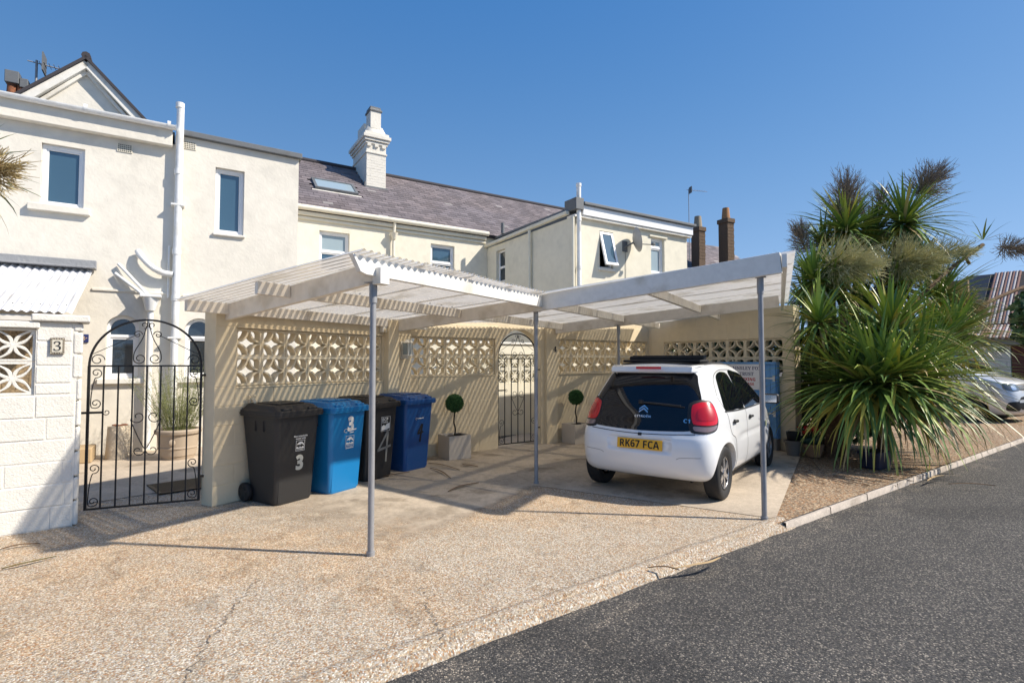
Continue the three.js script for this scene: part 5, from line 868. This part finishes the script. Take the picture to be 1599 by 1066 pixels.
function rosette(tree, list, C, A, n, L, lo, hi, mode, old = .12, wide = 1, sag = 3.4) {
  A = A.clone().normalize(); const u = V(1, .13, .2).cross(A).normalize(), v = A.clone().cross(u), acc = [];
  for (let i = 0; i < n; i++) {
    const t = (i + .5) / n, ph = i * 2.399963 + rr(-.2, .2), ps = rad(lerp(lo, hi, Math.pow(t, .85)) + rr(-7, 7)), d = A.clone().multiplyScalar(Math.cos(ps)).addScaledVector(u, Math.sin(ps) * Math.cos(ph)).addScaledVector(v, Math.sin(ps) * Math.sin(ph)).normalize();
    let z = V(0, -1, 0).addScaledVector(d, d.y); if (z.lengthSq() < .02) z = u.clone().addScaledVector(d, -u.dot(d)); z.normalize();
    const x = d.clone().cross(z), len = L * rr(.78, 1.12) * (t < .12 ? .75 : 1), wd = wide * rr(.85, 1.2) * Math.min(1, .85 / len) * len * 1.0, dr = clamp(Math.floor((.25 + sag * Math.sin(Math.min(ps, PI / 2)) * rr(.3, 1.0))), 0, 4);
    const m = new THREE.Matrix4().makeBasis(x.multiplyScalar(wd), d.clone().multiplyScalar(len), z.multiplyScalar(len)).setPosition(C.clone().addScaledVector(d, .03));
    const ci = rnd() < old * (t > .75 ? 2.4 : .5) ? (rnd() < .55 ? 5 : 6) : [0, 1, 1, 2, 2, 3, 3, 0][Math.floor(rnd() * 8)];
    if (mode === 'leaf') { const k = new THREE.Mesh(bladesShared[dr], leafMats[ci]); k.name = 'leaf'; k.castShadow = k.receiveShadow = true; m.decompose(k.position, k.quaternion, k.scale); tree.add(k); } else { const g = bladesPlain[dr].clone().applyMatrix4(m), c = leafCols[ci], j = rr(.85, 1.15), col = new Float32Array(g.attributes.position.count * 3); for (let q = 0; q < col.length; q += 3) { col[q] = c[0] * j; col[q + 1] = c[1] * j; col[q + 2] = c[2] * j; } g.setAttribute('color', new THREE.BufferAttribute(col, 3)); list.push(g); }
  }
}
function panicle(tree, C, A, L, R, n, col, name = 'flower_panicle') { // brush of side sprays along a drooping stalk
  A = A.clone().normalize(); const u = V(.3, 1, .4).cross(A).normalize(), v = A.clone().cross(u), G = [];
  G.push(rod(C.clone(), C.clone().addScaledVector(A, L), .012, 6, .004));
  for (let i = 0; i < n; i++) {
    const t = .06 + .60 * i / n, ph = i * 2.399963, o = C.clone().addScaledVector(A, L * t), el = lerp(1.45, .15, i / n) + rr(-.3, .3), r = R * rr(.65, 1.12), d = A.clone().multiplyScalar(Math.cos(el)).addScaledVector(u, Math.sin(el) * Math.cos(ph)).addScaledVector(v, Math.sin(el) * Math.sin(ph));
    const e = o.clone().addScaledVector(d, r), mid = o.clone().lerp(e, .5).add(V(0, -.02, 0)); G.push(rod(o, mid, .0050, 3, .0055), rod(mid, e, .0058, 3, .002));
    for (let k = 0; k < 4; k++) { const s = mid.clone().lerp(e, rr(-.6, .9)), q = V(rr(-1, 1), rr(-.7, 1), rr(-1, 1)).normalize().multiplyScalar(.07).addScaledVector(d, .08); G.push(rod(s, s.clone().add(q), .0045, 3, .002)); }
  }
  return mesh(name, [mergeGeometries(G.map(plain))], col, tree);
}
const px3 = (px, py, D) => { const u = (px - 800) / 830, v = (533 - py) / 830, p = Math.atan(32 / 830), k = D / (Math.cos(p) - v * Math.sin(p)); return V(u * k, 1.5 + (v * Math.cos(p) + Math.sin(p)) * k, -D); };
const panDark = std(rgb(.25, .20, .155), .95), panGreen = std(rgb(.54, .50, .27), .9), panTan = std(rgb(.46, .36, .18), .9);
{
  const t = thing('cabbage_palm', 'big many-headed cabbage palm with sword leaves right of the carport', 'tree', 5.35, 8.75, 90, 0);
  const o = t.position, L = (v) => v.clone().sub(o), list = [], mass = () => {};
  const heads = [ // px, py, depth, axis, leaves, length, from, to, mode
    [1372, 600, 7.75, V(-.05, 1, .45), 118, 1.48, 6, 132, 'leaf'], [1436, 596, 7.95, V(.50, 1, .30), 100, 1.38, 8, 118, 'leaf'], [1322, 600, 8.1, V(-.30, 1, .35), 80, 1.32, 8, 125, 'leaf'],
    [1400, 590, 7.8, V(.25, 1, .4), 130, 1.48, 30, 130, 'm'], [1350, 600, 7.9, V(-.15, 1, .4), 120, 1.4, 30, 130, 'm'],
    [1392, 520, 8.4, V(.1, 1, .25), 130, 1.12, 4, 118, 'm'], [1300, 452, 8.7, V(-.25, 1, .3), 120, .84, 4, 142, 'm'], [1395, 448, 8.9, V(.1, 1, .3), 120, .84, 4, 132, 'm'], [1466, 470, 9.0, V(.5, 1, .1), 120, .95, 6, 122, 'm'], [1345, 490, 9.0, V(-.1, 1, .2), 110, .95, 6, 130, 'm'], [1280, 505, 8.6, V(-.6, .8, .1), 60, .85, 10, 125, 'm'], [1272, 438, 8.5, V(-.45, 1, .25), 100, .80, 5, 140, 'm'], [1262, 478, 8.7, V(-.7, .7, .1), 60, .8, 10, 120, 'm'],
    [1322, 362, 9.0, V(-.05, 1, .15), 130, .92, 4, 135, 'm'], [1412, 350, 9.1, V(.15, 1, .15), 130, .92, 4, 138, 'm'], [1362, 372, 9.5, V(0, 1, 0), 110, .8, 8, 125, 'm'], [1288, 385, 9.4, V(-.5, 1, 0), 60, .66, 8, 110, 'm'], [1450, 555, 9.0, V(.45, 1, -.1), 130, 1.25, 8, 118, 'm'], [1335, 610, 9.0, V(-.3, 1, -.2), 120, 1.15, 8, 125, 'm'], [1400, 580, 8.9, V(.1, 1, 0), 140, 1.3, 8, 125, 'm'], [1490, 520, 9.2, V(.8, .7, .1), 90, 1.0, 8, 105, 'm'], [1430, 420, 9.3, V(.2, 1, 0), 80, .8, 6, 120, 'm'], [1340, 420, 9.3, V(-.2, 1, 0), 80, .8, 6, 120, 'm'],
    [1536, 376, 9.0, V(.3, 1, .1), 9, .46, 10, 75, 'm'], [1650, 425, 9.6, V(.3, 1, .2), 40, .6, 10, 130, 'm'],
  ];
  const deep = (py, D) => py < 495 ? D + 1.15 : D, big = (py) => py < 495 ? 1.12 : 1; // the tall stems lean back from the drive
  heads.forEach(([px, py, D, A, n, len, lo, hi, mode], i) => rosette(t, list, L(px3(px, py, deep(py, D))), A, mode === 'm' && n > 20 ? Math.round(n * 1.7) : n, len * big(py), lo, hi, mode, i < 3 ? .16 : .22, i < 3 ? 1.08 : 1.02, i < 3 || len > 1.1 ? 3.4 : 3.2));
  const m = new THREE.Mesh(mergeGeometries(list), M.leaf); m.name = 'leaves'; m.userData.kind = 'stuff'; m.castShadow = m.receiveShadow = true; t.add(m);
  // stems: one bole that forks to every head
  const fork = V(0, .75, 0), base = V(-.05, -.02, .15);
  for (const g of [tube([base, V(-.04, .35, .08), fork], .12, 14, 10), tube([V(.35, 0, .55), V(.32, .5, .6), L(px3(1376, 606, 7.8))], .09, 14, 9), tube([V(-.28, 0, .2), V(-.25, .6, .3), L(px3(1322, 604, 8.1))], .085, 14, 9)]) mesh('trunk', g, M.bark, t);
  heads.slice(1).forEach(([px, py, D], i) => { if (i === 1) return; const e = L(px3(px, py + 6, deep(py, D))), far = i >= 22; mesh('branch', [tube([V(0, .6, 0), fork.clone().lerp(e, .35).add(V(0, far ? .3 : .12, 0)), fork.clone().lerp(e, .7).add(V(0, far ? .25 : .05, 0)), e], far ? .035 : .055, 20, 8)], M.bark, t); });
  { const a = L(px3(1515, 412, 10.1)), b = L(px3(1497, 384, 10.1)); mesh('dead_stub', [rod(a, b, .03, 7, .018)], M.bark, t); }
  const pan = (px, py, D, A, len, R, n, col) => panicle(t, L(px3(px, py, D + 1.15)), A, len * 1.12, R * 1.12, n, col);
  pan(1320, 345, 9.0, V(.05, 1, .05), .75, .46, 260, panDark); pan(1430, 305, 9.1, V(.75, .75, .05), .62, .42, 260, panDark); pan(1372, 345, 9.6, V(.15, 1, 0), .6, .34, 120, panDark); pan(1262, 395, 9.4, V(-.35, .8, 0), .55, .28, 110, panDark); pan(1215 + 40, 372, 9.6, V(-.1, 1, 0), .2, .22, 60, panDark);
  pan(1290, 412, 8.45, V(.45, -.12, .65), .62, .52, 420, panGreen); pan(1388, 408, 8.7, V(.30, -.12, .65), .62, .52, 420, panGreen); pan(1440, 400, 9.0, V(.7, .05, .3), .75, .36, 200, panGreen); pan(1462, 455, 9.0, V(.75, -.45, .3), .85, .34, 200, panTan); pan(1560, 385, 9.2, V(.9, -.10, .1), .62, .25, 150, panDark);
}
{ // neighbour at the left edge: only the tips of one flowering head reach the picture
  const t = thing('cabbage_palm', 'cabbage palm whose flowering tip pokes in at the left edge', 'tree', -5.55, 4.35, 90, 0), o = t.position, L = (v) => v.clone().sub(o), list = [];
  const C = px3(-75, 262, 4.6); rosette(t, list, L(C), V(.2, 1, .1), 70, .60, 10, 130, 'm', .2, 1.1);
  const m = new THREE.Mesh(mergeGeometries(list), M.leaf); m.name = 'leaves'; m.userData.kind = 'stuff'; m.castShadow = m.receiveShadow = true; t.add(m);
  mesh('trunk', tube([V(0, 0, 0), V(.05, 1.0, 0), V(-.03, 2.1, .0), L(C)], .07, 20, 9), M.bark, t);
  panicle(t, L(px3(-60, 262, 4.6)), V(1, -.02, .1), .50, .27, 130, panTan);
}

// ---------- shrubs behind the carport end wall ----------
function shrub(label, X, D, th, clumps, nLeaf, size, cols, name = 'shrub') { // many small leaves in overlapping clumps on thin stems
  const t = thing(name, label, 'shrub', X, D, th, 0), st = [];
  clumps.forEach(([x, y, z], i) => st.push(tube([V(x * .3, 0, z * .3), V(x * .7, y * .5, z * .7), V(x, y, z)], .016, 8, 5))); mesh('stems', st, M.bark, t).userData.kind = 'stuff';
  const im = new THREE.InstancedMesh(new THREE.PlaneGeometry(size, size * .5), std(rgb(1, 1, 1), .5, { side: THREE.DoubleSide }), nLeaf), m = new THREE.Matrix4(), q = new THREE.Quaternion(), c = new THREE.Color();
  for (let i = 0; i < nLeaf; i++) { const k = clumps[i % clumps.length], v = V(rr(-1, 1), rr(-1, 1), rr(-1, 1)); if (v.length() > 1) v.normalize(); q.setFromEuler(new THREE.Euler(rr(-1.2, 1.2), rr(0, 6.3), rr(-1, 1))); m.compose(V(k[0] + v.x * k[3], Math.max(.03, k[1] + v.y * k[3]), k[2] + v.z * k[3]), q, V(1, 1, 1)); im.setMatrixAt(i, m); const w = cols[Math.floor(rnd() * cols.length)], j = rr(.75, 1.3); im.setColorAt(i, c.setRGB(w[0] * j, w[1] * j, w[2] * j)); }
  im.name = 'foliage'; im.userData.kind = 'stuff'; im.castShadow = im.receiveShadow = true; t.add(im); return t;
}
{
  const greens = [[.05, .085, .03], [.07, .11, .035], [.09, .13, .05]];
  const q = kw(1.6, -.75), cl = []; for (let i = 0; i < 22; i++) cl.push([-1.7 + (i % 11) * .34, .7 + (i > 10 ? .85 : 0) + .2 * hash(i, 1, 2), (hash(i, 2, 2) - .5) * .3, .36]); shrub('dark green hedge seen through the pierced end wall blocks', q[0], q[1], 145, cl, 9000, .09, greens, 'hedge');
  const p = px3(1282, 600, 9.55); shrub('dark leafy shrub between the carport end wall and the palm', p.x, 9.55, 90, [[0, .5, 0, .42], [.35, .45, .1, .4], [-.12, 1.0, .05, .36], [.3, 1.1, 0, .42], [.1, 1.6, 0, .36], [.5, 1.5, -.1, .4], [.75, .6, 0, .45], [.8, 1.2, 0, .45], [.6, 1.95, -.1, .35]], 5200, .085, greens);
}

// ---------- yard behind the big gate ----------
{
  const terr = std(rgb(.46, .38, .30), .9, { map: mottle });
  const p = thing('planted_pot', 'large ribbed stone pot of wispy plants behind the big gate', 'pot', -5.22, 8.36, 58, .006);
  mesh('pot_body', creased(new THREE.LatheGeometry([[.001, 0], [.22, 0], [.235, .05], [.245, .055], [.26, .16], [.27, .165], [.27, .185], [.262, .19], [.285, .38], [.315, .39], [.325, .43], [.315, .455], [.27, .455], [.26, .40], [.001, .40]].map((a) => new V2(...a)), 36).toNonIndexed(), .5), terr, p);
  mesh('rosette', new THREE.SphereGeometry(.05, 10, 8).scale(1, 1, .4).translate(-.08, .27, .262), terr, p);
  const list = []; for (let i = 0; i < 190; i++) { const a = rr(0, 6.283), r = rr(0, .2), L = rr(.45, 1.15), d = V(Math.cos(a) * rr(.05, .75), 1, Math.sin(a) * rr(.05, .5)).normalize(), b = V(r * Math.cos(a), .40, r * Math.sin(a)), e = b.clone().addScaledVector(d, L); list.push(rod(b, e, .003, 3, .0012)); for (let k = 0; k < 14; k++) { const s = b.clone().lerp(e, rr(.25, 1)), q = V(rr(-1, 1), rr(-.3, 1), rr(-1, 1)).normalize().multiplyScalar(rr(.03, .09)); list.push(rod(s, s.clone().add(q), .003, 3, .0008)); } }
  const lf = mesh('wispy_foliage', list, std(rgb(.24, .26, .10), .9), p); lf.userData.kind = 'stuff';
  const s = thing('tree_stump', 'bleached stump post with flaking paint behind the big gate', 'stump', -6.14, 8.35, 58, .006); mesh('stump', creased(new THREE.CylinderGeometry(.15, .175, .50, 18, 4).toNonIndexed(), .8).translate(0, .25, 0), std(rgb(.66, .58, .46), .95, { map: mottle, bumpMap: roughcast, bumpScale: .02 }), s); mesh('dead_leaves', [0, 1, 2, 3, 4, 5].map((i) => new THREE.SphereGeometry(.04, 6, 4).scale(1.2, .35, .7).rotateY(i).translate(.07 * Math.cos(i * 1.9), .51, .07 * Math.sin(i * 1.9))), M.terracotta, s);
  const st = thing('doorstep', 'tan stone doorstep just inside the big gate', 'step', -6.6, 8.0, 58, .006); mesh('step', rbox(.55, .22, .5, 0, .11, 0, .02, 2), std(rgb(.50, .37, .22), .9, { map: mottle }), st);
  const gr = thing('drain_cover', 'dark slatted drain cover set in the ground behind the gate', 'drain cover', -3.95, 6.5, 45, .007); for (let i = 0; i < 12; i++) mesh('slat', box(.62, .010, .026, 0, .008, -.25 + i * .046), M.ironBrown, gr); mesh('frame', [box2(-.34, .34, 0, .014, -.31, -.275), box2(-.34, .34, 0, .014, .28, .315), box2(-.345, -.311, 0, .014, -.31, .315), box2(.311, .345, 0, .014, -.31, .315)], M.ironBrown, gr);
}
// ---------- fallen palm leaves and scraps ----------
{
  const dry = std(rgb(.16, .10, .055), .9, { side: THREE.DoubleSide }), pale = std(rgb(.42, .30, .16), .9, { side: THREE.DoubleSide });
  const gnd = (px, py) => { const q = px3(px, py, 1), k = 1.5 / (1.5 - q.y); return V(q.x * k, 0, -k); };
  const fall = (label, pts, w, mat) => {
    const P = pts.map(([x, y], i) => gnd(x, y)), c = new THREE.CatmullRomCurve3(P), mid = c.getPoint(.5), pos = [], idx = [], n = 14;
    for (let i = 0; i <= n; i++) { const t = i / n, p = c.getPoint(t), d = c.getTangent(t), s = V(-d.z, 0, d.x), ww = w * Math.sin(PI * (.06 + .9 * t)) ** .7; for (const e of [-1, 0, 1]) pos.push(p.x - mid.x + s.x * ww * e, .004 + (e ? .007 : 0) + .012 * Math.sin(PI * t), p.z - mid.z + s.z * ww * e); }
    for (let i = 0; i < n; i++) for (const k of [0, 1]) { const a = i * 3 + k; idx.push(a, a + 3, a + 1, a + 1, a + 3, a + 4); }
    const g = new THREE.BufferGeometry(); g.setAttribute('position', new THREE.Float32BufferAttribute(pos, 3)); g.setIndex(idx); g.computeVertexNormals(); single('fallen_leaf', [upward(g)], mat, label, 'fallen leaf', mid.x, -mid.z, 90, .006, 'dry palm leaves on the ground');
  };
  fall('dry brown palm leaf curling right of the topiary planter', [[722, 726], [735, 729], [747, 730]], .016, dry);
  fall('dry brown palm leaf in front of the topiary planter', [[668, 724], [690, 728], [718, 735]], .012, dry);
  fall('short dry leaf on the slab right of the dark blue bin', [[672, 732], [688, 738], [704, 748]], .014, dry);
  fall('dark dry leaf lying on the slab below the topiary', [[700, 769], [720, 762], [748, 755]], .018, dry);
  fall('thin dry leaf between the second black bin and blue bin', [[590, 748], [612, 744], [640, 738]], .010, dry);
  fall('pale curled palm leaf on the kerb by the asphalt', [[1050, 891], [1085, 887], [1108, 883], [1127, 873]], .016, pale);
  fall('thin palm leaf lying across the kerb edge', [[1012, 889], [1040, 890], [1062, 893]], .008, dry);
  fall('long olive leaf at the left edge of the drive', [[2, 891], [40, 884], [88, 871]], .013, std(rgb(.16, .13, .05), .9));
  fall('bent brown leaf on the drive below the white wall', [[0, 860], [30, 855], [62, 851]], .012, dry);
  fall('pale stick on the asphalt beside the palm', [[1450, 752], [1462, 747], [1476, 744]], .018, pale);
  fall('dark twig on the asphalt right of the palm', [[1482, 757], [1520, 758], [1556, 760]], .010, dry);
  fall('dark twig on the gravel in front of the clay pots', [[1252, 712], [1268, 722], [1282, 736]], .014, dry);
  fall('long dry leaf on the gravel left of the palm trunk', [[1238, 702], [1280, 708], [1320, 714]], .013, dry);
  const G = []; for (let i = 0; i < 160; i++) { const q = gnd(rr(1235, 1450), rr(700, 760)); const a = rr(0, 3.14), l = rr(.02, .10); G.push(box(l, .006, .006).rotateY(a).translate(q.x, .006, q.z)); } const l = mesh('leaf_litter', G, dry, scene); l.userData = { kind: 'stuff', label: 'brown leaf litter on the gravel under the palm', category: 'leaf litter' };
}

// ---------- distance: roof and chimneys behind the extension ----------
{
  const D0 = 26, h = thing('distant_house', 'distant house with slate roof and two dark brick chimneys', 'house', 8.4, 26, 62);
  mesh('wall', box2(-3, 6, 0, 6.0, -6, -.1), M.houseD, h);
  const rf = mesh('roof', [wallGeo([[.2, 6.0], [-3, 8.35], [-6.2, 6.0]], [], 9.6).rotateY(-PI / 2).translate(-3.2, 0, 0)], M.slateBase, h); slates(rf, -3.2, 6.4, 6.0, .22, 8.35, -3, .36, .22, 11);
  const c = Math.cos(rad(62)), s = Math.sin(rad(62)), loc = (X, D) => { const dx = X - 8.4, dd = D - 26; return [dx * s + dd * c, dx * c - dd * s]; };
  const stack = (X, D, y0, y1, w, mat) => { const [x, z] = loc(X, D), st = mesh('chimney', box(w, y1 - y0, w * 1.2, x, (y0 + y1) / 2, z), M.brick, h); let row = 0; for (let y = Math.max(y0, 6.6); y < y1 - .2; y += .16, row++) for (let k = 0; k < 2; k++) mesh('brick', box(w * .49, .14, .02, x + (k - .5) * w * .5 + (row % 2 ? .04 : 0) * w, y + .08, z + w * .6), M.brick, st); mesh('corbel', rbox(w * 1.22, .22, w * 1.45, x, y1 - .02, z, .02, 1), M.brick, st); mesh('chimney_pot', new THREE.CylinderGeometry(.16, .21, .58, 8).translate(x, y1 + .38, z), mat, st); };
  stack(9.33, 26.4, 6, 8.12, .42, std(rgb(.30, .25, .18), .9)); stack(10.82, 26.6, 6, 8.60, .46, std(rgb(.36, .18, .08), .9));
}
// ---------- house with solar roof, garage wall and tree at the right edge ----------
{
  const h = thing('solar_house', 'brick house with dark solar panels and corrugated lean-to, far right', 'house', 16.2, 18.5, 140);
  const s = Math.sin(rad(72)), c = Math.cos(rad(72));
  mesh('brick_wall', box2(-1.4, 9, 0, 3.0, -6, -1.6), M.brick, h); mesh('gable_wall', wallGeo([[-1.6, 2.9], [-4.2, 4.9], [-6.8, 2.9]], [], .3).rotateY(-PI / 2).translate(-1.4, 0, 0), M.paleClay, h); mesh('corner_pier', box2(-1.15, -.45, 0, 4.6, -1.9, -1.62), M.paleClay, h);
  { const v = {}; let row = 0; for (let y = 2.6; y < 4.55; y += .12, row++) for (let k = 0; k < 3; k++) { const m = mesh('brick', v.g ??= shared(rbox(.215, .10, .03, 0, 0, 0, .006, 1)), M.paleClay, h); m.position.set(-1.04 + k * .225 + (row % 2 ? .04 : 0), y, -1.61); } }
  const p0 = V(0, 2.75, -1.0), p1 = V(0, 5.0, -4.2), L = Math.hypot(2.25, 3.2), a = Math.atan2(2.25, 3.2);
  const roof = mesh('roof', [box(10, .08, L, 4.1, 0, 0).rotateX(a).translate(0, (p0.y + p1.y) / 2, (p0.z + p1.z) / 2)], M.slateBase, h);
  const panelM = std(rgb(.016, .022, .036), .5);
  for (let i = 0; i < 6; i++) for (let j = 0; j < 3; j++) { if (i === 1) continue; const m = mesh('solar_panel', rbox(i === 0 ? .62 : 1.0, .04, 1.16, 0, 0, 0, .004, 1), panelM, roof); m.rotation.x = a; m.position.set(i === 0 ? -.42 : .70 + (i - 1) * 1.02, (p0.y + p1.y) / 2 + .09 + (j - 1) * 1.19 * Math.sin(a), (p0.z + p1.z) / 2 - (j - 1) * 1.19 * Math.cos(a)); mesh('panel_frame', [box(i === 0 ? .62 : 1.0, .046, .02, 0, 0, .58)], M.steel, m); }
  for (let i = 0; i < 9; i++) { const m = mesh('roof_strip', [new THREE.CylinderGeometry(.05, .05, L * .98, 8, 1, false).rotateX(PI / 2)], i % 2 ? std(rgb(.38, .36, .36), .75) : std(rgb(.20, .10, .085), .85), roof); m.rotation.x = a; m.position.set(.02 + i * .088, (p0.y + p1.y) / 2 + .06, (p0.z + p1.z) / 2); }
  const gw = thing('garage', 'white painted garage with rusty corrugated lean-to roof behind the van', 'garage', 16.2, 18.5, 140);
  mesh('wall', box2(-1.5, .86, 0, 2.05, -.9, -.02), M.whiteBlock, gw); { const v = {}; flatBlocks(gw, 'block', M.whiteBlock, -1.5, .86, 0, 2.05, 0, .45, .225, v, .01, .03); }
  const rust = [std(rgb(.42, .39, .38), .75), std(rgb(.22, .11, .095), .85)];
  for (let i = 0; i < 60; i++) { const m = mesh('roof_corrugation', rod(V(0, 2.78, -.95), V(0, 2.30, .22), .045, 7), rust[i % 2 ? 1 : (hash(i, 3, 3) > .25 ? 0 : 1)], gw); m.position.x = -1.5 + i * .085; }
  mesh('fascia', rbox2(-1.55, 3.7, 2.07, 2.28, .02, .16, .01), M.greyPlinth, gw);
  const d = mesh('door', box2(.88, 3.2, 0, 2.05, -.2, -.06), std(rgb(.12, .035, .028), .6, { map: mottle }), gw); for (let i = 0; i < 14; i++) mesh('door_board', rbox2(.88 + i * .165, .88 + i * .165 + .16, 0, 2.04, -.055, -.035, .004), d.material, d);
  mesh('wall_light', rbox(.22, .12, .10, .62, 1.92, .05, .02, 2), trimBlack, gw);
  // leafy shrub tree in front of the roof
  const q = px3(1650, 480, 15.5), t = thing('leafy_tree', 'small green leafy tree in front of the solar roof, right edge', 'tree', q.x, 15.5, 90, -.05);
  mesh('trunk', [tube([V(0, 0, 0), V(.05, 1.2, 0), V(-.05, 2.3, 0), V(0, 3.2, 0)], .07, 12, 7)], M.bark, t); const br = []; for (let i = 0; i < 16; i++) { const a2 = i * 2.4; br.push(tube([V(0, 1.5 + i * .1, 0), V(Math.cos(a2) * .4, 2.0 + i * .1, Math.sin(a2) * .4), V(Math.cos(a2) * .9, 2.3 + i * .1, Math.sin(a2) * .9)], .018, 8, 5)); } mesh('limbs', br, M.bark, t);
  const im = new THREE.InstancedMesh(new THREE.PlaneGeometry(.13, .08), std(rgb(1, 1, 1), .6, { side: THREE.DoubleSide }), 2600), m = new THREE.Matrix4(), qq = new THREE.Quaternion(), col = new THREE.Color();
  for (let i = 0; i < 2600; i++) { const k = i % 26, a2 = k * 2.4, cl = V(Math.cos(a2) * (.45 + .5 * hash(k, 1, 1)), 1.9 + 1.5 * hash(k, 2, 1), Math.sin(a2) * (.45 + .5 * hash(k, 3, 1))), v = V(rr(-1, 1), rr(-1, 1), rr(-1, 1)); if (v.length() > 1) v.normalize(); qq.setFromEuler(new THREE.Euler(rr(-1, 1), rr(0, 6), rr(-1, 1))); m.compose(cl.addScaledVector(v, .34), qq, V(1, 1, 1)); im.setMatrixAt(i, m); const g2 = rr(.6, 1.4); im.setColorAt(i, col.setRGB(.05 * g2, .10 * g2, .025 * g2)); }
  im.name = 'crown'; im.userData.kind = 'stuff'; t.add(im);
}

renderer.render(scene, camera);
